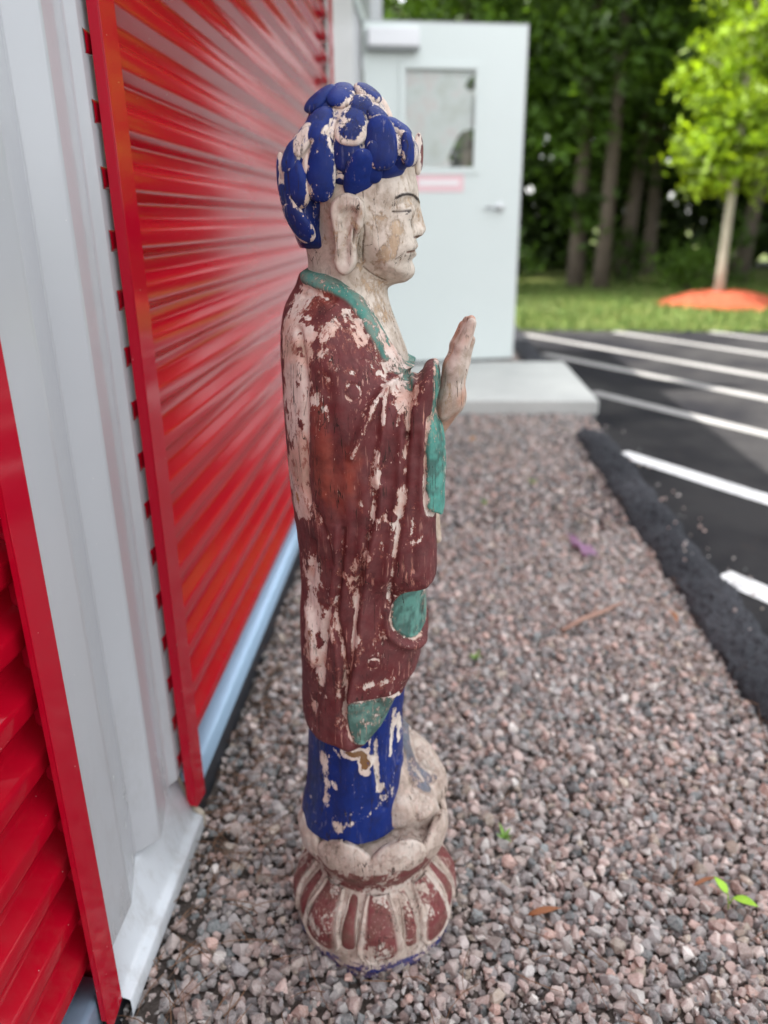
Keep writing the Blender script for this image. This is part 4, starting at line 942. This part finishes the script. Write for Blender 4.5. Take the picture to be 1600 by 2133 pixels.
def lock(c0, a, b, tilt, wr, kind, sy, jit):
    m = (capV[:, 1] * sy <= 0.004); dd2 = (capV[:, 0] - c0[0]) ** 2 + (capV[:, 2] - c0[1]) ** 2
    i = np.where(m)[0][np.argmin(dd2[m])]; p = capV[i].copy(); 
    near = m & (((capV - p) ** 2).sum(1) < .010 ** 2); n = capN[near].mean(0); n /= np.linalg.norm(n)
    up = np.array([math.sin(rad(tilt)), 0, math.cos(rad(tilt))]); up -= n * (up @ n); up /= np.linalg.norm(up); rt = np.cross(up, n)
    a *= 1.32; b *= 1.15; nu, nv = 28, 18; V = []
    for j in range(nv + 1):
        ph = math.pi * j / nv
        for k in range(nu):
            th = 2 * math.pi * k / nu; sx, cx = math.sin(ph) * math.cos(th), math.sin(ph) * math.sin(th); sz = math.cos(ph)
            se = lambda q, e: math.copysign(abs(q) ** e, q)
            taper = 1 - .16 * sz
            V.append(p + rt * (b * taper * se(sx, .82)) + n * ((.0068 * (b / .014) ** .5 * se(cx, .9) - .0010)) + up * (a * se(sz, .86)))
    V = np.array(V); nn = fbm(V + jit, 45, 2); V += n * (.0010 * nn)[:, None] + rt * (.0010 * fbm(V + 9, 60, 2))[:, None]
    F = [(j * nu + k, j * nu + (k + 1) % nu, (j + 1) * nu + (k + 1) % nu, (j + 1) * nu + k) for j in range(nv) for k in range(nu)]
    base = BLUE * (.8 + .5 * random.random()) if not kind else np.array((.20, .08, .07))
    D3 = np.abs((V - p) @ rt) / b; Du = np.abs((V - p) @ up) / a
    edge = sstep(.70, 1.0, np.hypot(D3, Du)); w_ = wr - .03 + .13 * edge + .10 * nn + .05 * fbm(V + 5, 150, 2)
    finish('hair_lock', V, F, BLUEM, np.tile(base, (len(V), 1)), w_, hair)
for i, L in enumerate(LOCKS):
    lock(*L, 1, i)
    if i not in (11,): lock((L[0][0] + .003 * math.sin(i), L[0][1] + .002 * math.cos(i * 2)), L[1], L[2], L[3], L[4], L[5], -1, i + 50)

# ---------------- raised right hand and lowered left hand
wr0, kn, tip = [(0.1017,0.8476),(0.1137,0.8926),(0.1287,0.9467)]
G = Grid((.055, -.110, .79), (.150, -.005, .965), .00125)
cy = -.055
palm = [(0.0923,0.8361),(0.0974,0.8759),(0.1014,0.8982),(0.1118,0.9064),(0.1234,0.9009),(0.1252,0.8760),(0.1268,0.8562),(0.1226,0.8431),(0.1082,0.8315),(0.0981,0.8291)]
G.add(G.inflate(palm, .014, .030, cy, 2.6))
for i, (yo, ln, dx) in enumerate([(-.0215, .97, .001), (-.0070, 1.0, .0), (.0075, .96, -.003), (.0205, .84, -.006)]):
    b0 = np.array([kn[0] + .000, cy + yo, kn[1] - .004]); t0 = np.array([tip[0] + .0015 + dx, cy + yo * .86, tip[1] - .003]); t1 = b0 + (t0 - b0) * ln
    mid = b0 + (t1 - b0) * .5 + np.array([-.0022, 0, 0])
    G.add(smin(G.cap(b0, mid, .0096, .0084), G.cap(mid, t1, .0084, .0056), .002), .0040 if i else .006)
# thumb, on the side towards the body's midline
G.add(smin(G.cap((wr0[0] + .014, cy + .024, wr0[1] + .016), (wr0[0] + .022, cy + .038, wr0[1] + .044), .0105, .0092), G.cap((wr0[0] + .022, cy + .038, wr0[1] + .044), (wr0[0] + .030, cy + .036, wr0[1] + .068), .0092, .0065), .003), .006)
G.add(G.cap((wr0[0] - .012, cy, wr0[1] - .030), (wr0[0] + .006, cy, wr0[1] + .004), .0145, .0165), .010)
V, F = surface_nets(G); V = relax(V, F, 2); N = vnormals(V, F)
disp = .0007 * fbm(V, 70, 3); paint = np.tile(np.array((.58, .48, .42)), (len(V), 1)); wear = -.03 + .10 * fbm(V, 40, 2)
kr = sstep(-.20, .22, fbm(V * [1, 1, .45] + 4, 48, 3)) * .8; paint = paint * (1 - .8 * kr[:, None]) + .8 * kr[:, None] * np.array((.45, .15, .07)); 
finish('raised_hand', V + N * disp[:, None], F, SKINM, paint, wear, fig)

l0, l1 = [(0.0925,0.6826),(0.0993,0.6164)]
G = Grid((.04, .0, .60), (.13, .11, .76), .0014); cy = .052
G.add(G.ell((l0[0] - .006, cy, l0[1] - .008), (.014, .030, .034)))
for yo, ln in ((-.022, .9), (-.0075, 1.0), (.0075, .97), (.0215, .8)):
    b0 = np.array([l0[0] - .004, cy + yo, l0[1] - .028]); t0 = np.array([l1[0] - .009, cy + yo, l1[1] + .004]); G.add(G.cap(b0, b0 + (t0 - b0) * ln, .0088, .0066), .002)
G.add(G.cap((l0[0] - .002, cy - .024, l0[1] - .008), (l0[0] + .004, cy - .040, l0[1] - .036), .009, .0065), .005)
G.add(G.cap((l0[0] - .03, cy + .006, l0[1] + .045), (l0[0] - .008, cy, l0[1] + .004), .018, .016), .01)
V, F = surface_nets(G); V = relax(V, F, 2); N = vnormals(V, F)
paint = np.tile(np.array((.56, .45, .36)), (len(V), 1)); wear = .02 + .12 * fbm(V, 40, 2)
finish('lowered_hand', V + N * (.0007 * fbm(V, 70, 3))[:, None], F, SKINM, paint, wear, fig)

# ================================================================== TREES
def bark_mat(name, a, b):
    m = NT(name); c = m.mapping(m.coord(), (1, 1, .2)); n = m.noise(c, 24, 6, .65)
    m.base(m.ramp(n, [(.3, a), (.7, b)]), .9, .2); m.bump(n, .02, .8); return m.m
BARK = bark_mat('forest_bark', (.06, .048, .038), (.15, .12, .095)); BARKY = bark_mat('young_bark', (.30, .27, .21), (.48, .44, .35))
def leaf_mat(name):
    m = NT(name); a = m.attr('tint'); m.base(a, .55, .35)
    tr = m.n('ShaderNodeBsdfTranslucent'); m.set(tr.inputs[0], m.mix(.6, a, m.mix(1.0, a, (1.5, 1.35, .4), 'MULTIPLY')))
    ad = m.n('ShaderNodeMixShader'); ad.inputs[0].default_value = .45
    m.t.links.new(m.b.outputs[0], ad.inputs[1]); m.t.links.new(tr.outputs[0], ad.inputs[2]); m.t.links.new(ad.outputs[0], m.out.inputs['Surface']); return m.m
LEAF = leaf_mat('leaves')
def leaf_mesh(name, C, size, cols, parent=None, flat=.35):
    n = len(C); N = rng.normal(size=(n, 3)); N[:, 2] += flat * 2; N /= np.linalg.norm(N, axis=1)[:, None]
    A = np.cross(N, rng.normal(size=(n, 3))); A /= np.linalg.norm(A, axis=1)[:, None]; B = np.cross(N, A)
    s = (size * (.6 + .8 * rng.random(n)))[:, None]
    # four-sided pointed leaf, slightly folded
    V = np.stack([C - A * s, C + B * s * .45 + N * s * .12, C + A * s, C - B * s * .45 + N * s * .12], 1).reshape(-1, 3)
    F = np.arange(4 * n).reshape(-1, 4)
    return mesh_np(name, V, F, LEAF, False, parent, {'tint': np.repeat(cols, 4, 0)})
def clumps(center, radii, nclump, per, spread, hollow=.35):
    d = rng.normal(size=(nclump, 3)); d /= np.linalg.norm(d, axis=1)[:, None]
    r = (hollow + (1 - hollow) * rng.random(nclump)) ** .7
    K = d * r[:, None] * np.array(radii)
    K *= (1 + .25 * fbm(d * 1.0 + center[0], 1.6, 2))[:, None]
    sz = spread * (.5 + rng.random(nclump))
    C = np.repeat(K, per, 0) + rng.normal(size=(nclump * per, 3)) * np.repeat(sz, per)[:, None] * [1, 1, .6]
    tone = np.repeat(.55 + 1.1 * rng.random(nclump) ** 1.6, per)
    return C + np.array(center), tone
def limbs(base, top, r0, n, spread, h0, parent, mat, lean=(0, 0), name='trunk'):
    P = []; R_ = []
    for i in range(9):
        t = i / 8; P.append((lean[0] * t + .05 * math.sin(3 * t + base[0] * 3), lean[1] * t + .05 * math.sin(2.3 * t + base[1] * 5), -.08 + t * top)); R_.append(r0 * (1.25 if i == 0 else 1) * (1 - .8 * t) + .01)
    mb = MB(); mb.add(*tube(P, R_, 12))
    for k in range(n):
        t = h0 + (1 - h0) * (k + .5) / n * .9; i = t * 8; p = np.array(P[int(i)]) + (np.array(P[min(8, int(i) + 1)]) - np.array(P[int(i)])) * (i - int(i))
        a = k * 2.4 + base[0]; L = spread * (1.1 - .6 * t)
        q = [p, p + np.array([math.cos(a) * L * .5, math.sin(a) * L * .5, L * .3]), p + np.array([math.cos(a) * L, math.sin(a) * L, L * .55])]
        rr = r0 * (1 - .8 * t) * .5; mb.add(*tube(q, [rr, rr * .65, rr * .25], 6))
    return mb.build(name, mat, parent, smooth=True)
G1 = np.array((.050, .100, .012)); G2 = np.array((.072, .140, .015)); G3 = np.array((.10, .17, .02))
def tree(loc, top, r0, label, crown_c, crown_r, ncl, per, size, spread, tint, lean=(0, 0), h0=.3, nl=10, bark=BARK, group=None, name='forest_tree', hollow=.35, low=None):
    t = empty(name, loc); tag(t, label, 'tree', group)
    limbs(loc, top, r0, nl, crown_r[0] * .8, h0, t, bark, lean)
    C, tone = clumps(crown_c, crown_r, ncl, per, spread, hollow)
    if low is not None:
        C2, t2 = clumps(low[0], low[1], low[2], per, spread * .8, .2); C = np.concatenate([C, C2]); tone = np.concatenate([tone, t2])
    ok = C[:, 2] > .25; C, tone = C[ok], tone[ok]
    cols = tint * tone[:, None] * (.8 + .4 * rng.random((len(C), 1)))
    leaf_mesh('crown', C, size, cols, t)
    return t
FG = 'trees of the wood behind the lot'
tree((2.29, 13.4, -.03), 9, .115, 'brown trunk nearest the open door with ivy leaves halfway up', (.1, .3, 4.7), (2.3, 1.9, 3.1), 230, 46, .085, .34, G1, (-.1, .3), group=FG, low=((.03, -.1, 1.15), (.22, .2, .35), 8))
tree((2.62, 13.0, -.03), 10, .105, 'straight brown trunk in the middle of the three bare ones', (-.3, .5, 5.0), (2.2, 2.0, 3.3), 220, 46, .085, .34, G2, (.15, .2), group=FG)
tree((3.38, 14.6, -.03), 9.5, .115, 'brown trunk leaning right, third from the open door', (.4, .2, 4.9), (2.4, 2.0, 3.2), 230, 46, .085, .34, G1, (.7, .3), group=FG)
tree((5.25, 14.2, -.03), 8.5, .12, 'leaning trunk at the right edge behind the young tree', (.3, .5, 4.6), (2.4, 2.0, 3.4), 220, 46, .085, .34, G1, (.9, .2), group=FG)
tree((.55, 13.6, -.03), 9, .12, 'leafy tree right behind the top of the open door', (.1, .4, 5.0), (2.1, 1.8, 3.6), 170, 46, .085, .34, G2, (-.2, .2), group=FG)
tree((-1.6, 14.3, -.03), 9, .13, 'dark tree over the roof corner left of the door', (0, .2, 5.0), (2.2, 1.9, 3.6), 120, 46, .085, .34, G1, (.1, .1), group=FG)
tree((7.4, 13.2, -.03), 9, .13, 'full leafy tree just beyond the right edge of the wood', (0, .2, 4.8), (2.2, 1.9, 3.9), 140, 46, .085, .34, G2, (.1, .1), group=FG)
tree((4.2, 16.2, -.03), 9, .11, 'thin dim trunk deep in the wood beside the young tree', (0, .2, 5.6), (2.4, 1.9, 3.6), 120, 46, .09, .36, G1, (-.2, .1), group=FG)
tree((1.3, 16.0, -.03), 9.5, .12, 'dim trunk deep in the wood left of the bare trunks', (0, .2, 5.6), (2.5, 1.9, 3.6), 120, 46, .09, .36, G1, (.3, .1), group=FG)
for i, (x, y, lb) in enumerate([(10.2, 11.2, 'unseen broad tree added for reflections at the far corner of the lot'), (11.6, 7.6, 'unseen broad tree added for reflections, second from the corner of the lot'), (12.6, 3.6, 'unseen broad tree added for reflections, third from the corner of the lot'), (12.8, -.6, 'unseen broad tree added for reflections, fourth from the corner of the lot')]):
    tree((x, y, -.03), 7, .14, lb, (0, 0, 3.6), (2.2, 2.1, 3.0), 70, 40,   .13, .42, G1 * .22, group='unseen trees added across the lot for reflections', name='reflection_tree')  # unseen trees added for panel reflections, leaf tint darkened to keep those dark
# the young tree on its mulch ring
SAP = np.array((.19, .29, .015))
yt = tree((3.78, 10.72, .06), 4.4, .052, 'young yellow green tree standing in orange mulch', (.10, .0, 2.80), (.90, .90, 1.75), 150, 38, .06, .17, SAP, (-.16, .05), .28, 12, BARKY, name='young_tree', hollow=.2,
          low=((-.36, -.1, 1.60), (.40, .4, .42), 22))
mm = NT('orange_wood_mulch'); mc = mm.coord(); mn = mm.noise(mm.mapping(mc, (1, 1, 1)), 45, 5, .7)
mm.base(mm.ramp(mn, [(.35, (.16, .035, .02)), (.52, (.42, .085, .04)), (.70, (.56, .15, .08))]), .9, .2); mm.bump(mn, .03, 1)
V = []; nr, na = 14, 48
for i in range(nr + 1):
    for k in range(na):
        r = .86 * i / nr; a = 2 * math.pi * k / na; V.append((r * math.cos(a), r * math.sin(a), .17 * (1 - (r / .86) ** 2) - .03))
V = np.array(V); V[:, 2] += .03 * fbm(V, 16, 3); V[:, :2] *= (1 + .05 * fbm(V * [1, 1, 0], 3, 2))[:, None]
F = [(i * na + k, i * na + (k + 1) % na, (i + 1) * na + (k + 1) % na, (i + 1) * na + k) for i in range(nr) for k in range(na)]
mo = mesh_np('mulch_mound', V, F, mm.m, True); mo.location = (3.80, 10.70, 0)
tag(mo, 'low round mound of orange red wood mulch', 'mulch')
# understory shrubs in front of the dark wood
SH = 'shrubs along the edge of the wood'
for i, (x, y, r, h, lb, tn) in enumerate([(1.05, 12.3, .55, .8, 'low bush beside the lower right edge of the door', G1), (3.9, 12.6, .45, .55, 'low light bush left of the mulch mound', G2), (6.2, 12.4, .7, .9, 'bush at the right edge behind the mulch', G2), (4.6, 13.3, .6, 1.0, 'dark bush behind the young trunk', G1), (2.95, 14.3, .6, .9, 'dark bush between the bare trunks', G1)]):
    s = empty('shrub', (x, y, -.03)); tag(s, lb, 'shrub', SH)
    C, tone = clumps((0, 0, h * .55), (r, r * .8, h * .6), 22, 34, .14, .2); C = C[C[:, 2] > .02]; 
    leaf_mesh('foliage', C, .055, tn * (.7 + .6 * rng.random((len(C), 1))), s)
    mb = MB()
    for k in range(5): mb.add(*tube([(0, 0, -.03), (r * .3 * math.cos(k * 1.3), r * .3 * math.sin(k * 1.3), h * .4), (r * .6 * math.cos(k * 1.3), r * .6 * math.sin(k * 1.3), h * .8)], [.014, .01, .004], 5))
    mb.build('stem', BARK, s, smooth=True)
# the deep wood behind, one dark mass of foliage
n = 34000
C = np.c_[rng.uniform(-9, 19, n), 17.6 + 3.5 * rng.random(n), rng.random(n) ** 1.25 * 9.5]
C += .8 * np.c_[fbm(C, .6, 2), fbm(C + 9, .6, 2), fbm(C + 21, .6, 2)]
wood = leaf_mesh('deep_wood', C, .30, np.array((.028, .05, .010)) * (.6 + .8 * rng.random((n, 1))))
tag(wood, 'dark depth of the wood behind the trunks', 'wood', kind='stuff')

# ================================================================== SMALL THINGS ON THE GRAVEL
def leafm(name, a, b, trans=.25):
    m = NT(name); c = m.coord(); n = m.noise(c, 90, 4); m.base(m.mix(n, a, b), .5, .4); return m.m
LGREEN = leafm('seedling_green', (.20, .42, .02), (.36, .58, .05)); BROWN = leafm('dry_leaf', (.16, .05, .015), (.30, .11, .035)); WEEDG = leafm('weed_green', (.10, .22, .03), (.2, .34, .06))
def leaf_blade(L, W, cup=.15, bend=.2, n=9):
    V = []; F = []
    for i in range(n + 1):
        t = i / n; wv = W * math.sin(math.pi * min(1, t * .98 + .02) ** .8) ** .9 if 0 < t < 1 else .0004
        z = bend * L * (t - t * t) ; x = L * t
        V += [(x, -wv, z + cup * wv), (x, -wv * .5, z + cup * wv * .25), (x, 0, z - .0002), (x, wv * .5, z + cup * wv * .25), (x, wv, z + cup * wv)]
    for i in range(n):
        for k in range(4): F.append((i * 5 + k, i * 5 + k + 1, (i + 1) * 5 + k + 1, (i + 1) * 5 + k))
    return V, F
sdl = empty('seedling', (.498, .975, .0)); tag(sdl, 'tiny bright green seedling with two leaves growing through the gravel', 'seedling')
def put(o, loc, rz, rx=0, ry=0): o.location = loc; o.rotation_euler = (rx, ry, rz); return o
o = MB().add(*leaf_blade(.030, .0105)).build('leaf', LGREEN, sdl, smooth=True, solid=.0004); put(o, (-.012, .006, .022), rad(118), rad(18), rad(-18))
o = MB().add(*leaf_blade(.037, .0125)).build('leaf', LGREEN, sdl, smooth=True, solid=.0004); put(o, (-.004, .0, .020), rad(-32), rad(-14), rad(-6))
V, F = tube([(-.006, .003, -.012), (-.008, .004, .008), (-.011, .006, .023)], [.0011, .001, .0008], 6); MB().add(V, F).build('stem', LGREEN, sdl, smooth=True)
V, F = tube([(-.006, .003, .004), (-.005, .002, .012), (-.003, .000, .021)], [.001, .0009, .0008], 6); MB().add(V, F).build('stem', LGREEN, sdl, smooth=True)
def drop(name, loc, L, W, rz, mat, label, cat, n=9, z=.016, tilt=0, cup=.4, bend=.3):
    o = MB().add(*leaf_blade(L, W, cup, bend)).build(name, mat, smooth=True, solid=.0005); put(o, (loc[0], loc[1], z), rz, tilt, rad(-6)); tag(o, label, cat); return o
drop('dry_leaf', (.160, .928), .055, .0055, rad(12), BROWN, 'curled reddish brown dry leaf right of the statue base', 'leaf', tilt=.3)
drop('dry_leaf', (.190, 3.74), .05, .014, rad(40), leafm('orange_leaf', (.30, .12, .03), (.42, .2, .05)), 'small orange dry leaf on the far gravel near the slab', 'leaf')
drop('dry_leaf', (.672, 1.90), .07, .010, rad(100), BROWN, 'rust brown leaf on the gravel against the kerb', 'leaf', tilt=.4)
drop('dry_leaf', (.440, 1.00), .045, .004, rad(20), BROWN, 'thin brown leaf left of the green seedling', 'leaf')
# torn purple scrap: crumpled strip
pm2 = leafm('purple_plastic', (.22, .09, .19), (.36, .22, .33)); V = []; F = []
for i in range(15):
    t = i / 14
    for k in range(4): V.append((.075 * math.sin(t * 1.6) + .006 * math.sin(9 * t + k), -.17 * t + .006 * k * math.sin(7 * t), .020 + .012 * abs(math.sin(11 * t + k * 1.7)) * (k / 3)+ .01 * math.sin(3 * t)) if False else (.012 * (k - 1.5) * (.5 + .9 * t) + .05 * t, .17 - .17 * t + .01 * math.sin(9 * t + k), .018 + .010 * math.sin(11 * t + k * 2.1)))
for i in range(14):
    for k in range(3): F.append((i * 4 + k, i * 4 + k + 1, (i + 1) * 4 + k + 1, (i + 1) * 4 + k))
o = MB().add(V, F).build('purple_scrap', pm2, smooth=True, solid=.001); o.location = (.478, 2.345, 0); tag(o, 'torn strip of purple plastic lying on the gravel', 'scrap')
V, F = tube([(.355, 1.85, .012), (.42, 1.91, .016), (.48, 1.955, .014), (.545, 2.013, .013)], [.006, .0065, .006, .004], 8)
mbt = MB().add(V, F); mbt.add(*tube([(.45, 1.935, .016), (.47, 1.97, .022), (.475, 1.99, .02)], [.003, .0025, .001], 6))
tag(mbt.build('twig', simple('pinkish_twig', (.34, .20, .15), .8, nscale=60), smooth=True), 'thin reddish twig lying across the gravel near the kerb', 'twig')
for i, ((x, y), lb) in enumerate(zip([(.209, 2.84), (.426, 3.10), (.116, 1.70), (.138, 1.096)], ['tiny weed tuft in the middle of the far gravel', 'tiny weed tuft in the far gravel nearest the kerb', 'tiny weed tuft beside the robe hem', 'tiny weed tuft just right of the lotus base'])):
    wd = empty('weed', (x, y, 0)); tag(wd, lb, 'weed')
    for k in range(6):
        o = MB().add(*leaf_blade(.018 + .006 * (k % 3), .0035, .3, .4, 6)).build('leaf', WEEDG, wd, smooth=True); put(o, (0, 0, .006), k * 1.05 + i, 0, rad(-35 - 8 * (k % 2)))
# pine needles
def needles():
    n = 620; V = []; F = []
    for i in range(n):
        q = rng.random()
        if q < .45: x, y = -.40 + abs(rng.normal()) * .07, rng.uniform(.62, 2.4)
        elif q < .60: x, y = rng.uniform(.62, .76), rng.uniform(.8, 3.6)
        else: x, y = rng.uniform(-.38, .72), rng.uniform(.6, 2.6)
        a = rng.uniform(0, 6.28); L = rng.uniform(.035, .095); cv = rng.normal() * .25; z = .006 + .008 * rng.random(); tl = rng.normal() * .12
        pts = [(x + L * t * math.cos(a + cv * t), y + L * t * math.sin(a + cv * t), z + tl * L * t + .004 * math.sin(3 * t)) for t in (0, .35, .7, 1)]
        v, f = tube(pts, [.0007, .0008, .0007, .0003], 3); o_ = len(V); V += v; F += [tuple(k + o_ for k in q_) for q_ in f if len(q_) == 4]
    m = simple('needle_brown', (.20, .10, .05), .7, nscale=8, var=.5)
    tag(mesh_np('pine_needles', np.array(V), F, m, True), 'brown pine needles scattered over the gravel and along the wall', 'needles', kind='stuff')
needles()
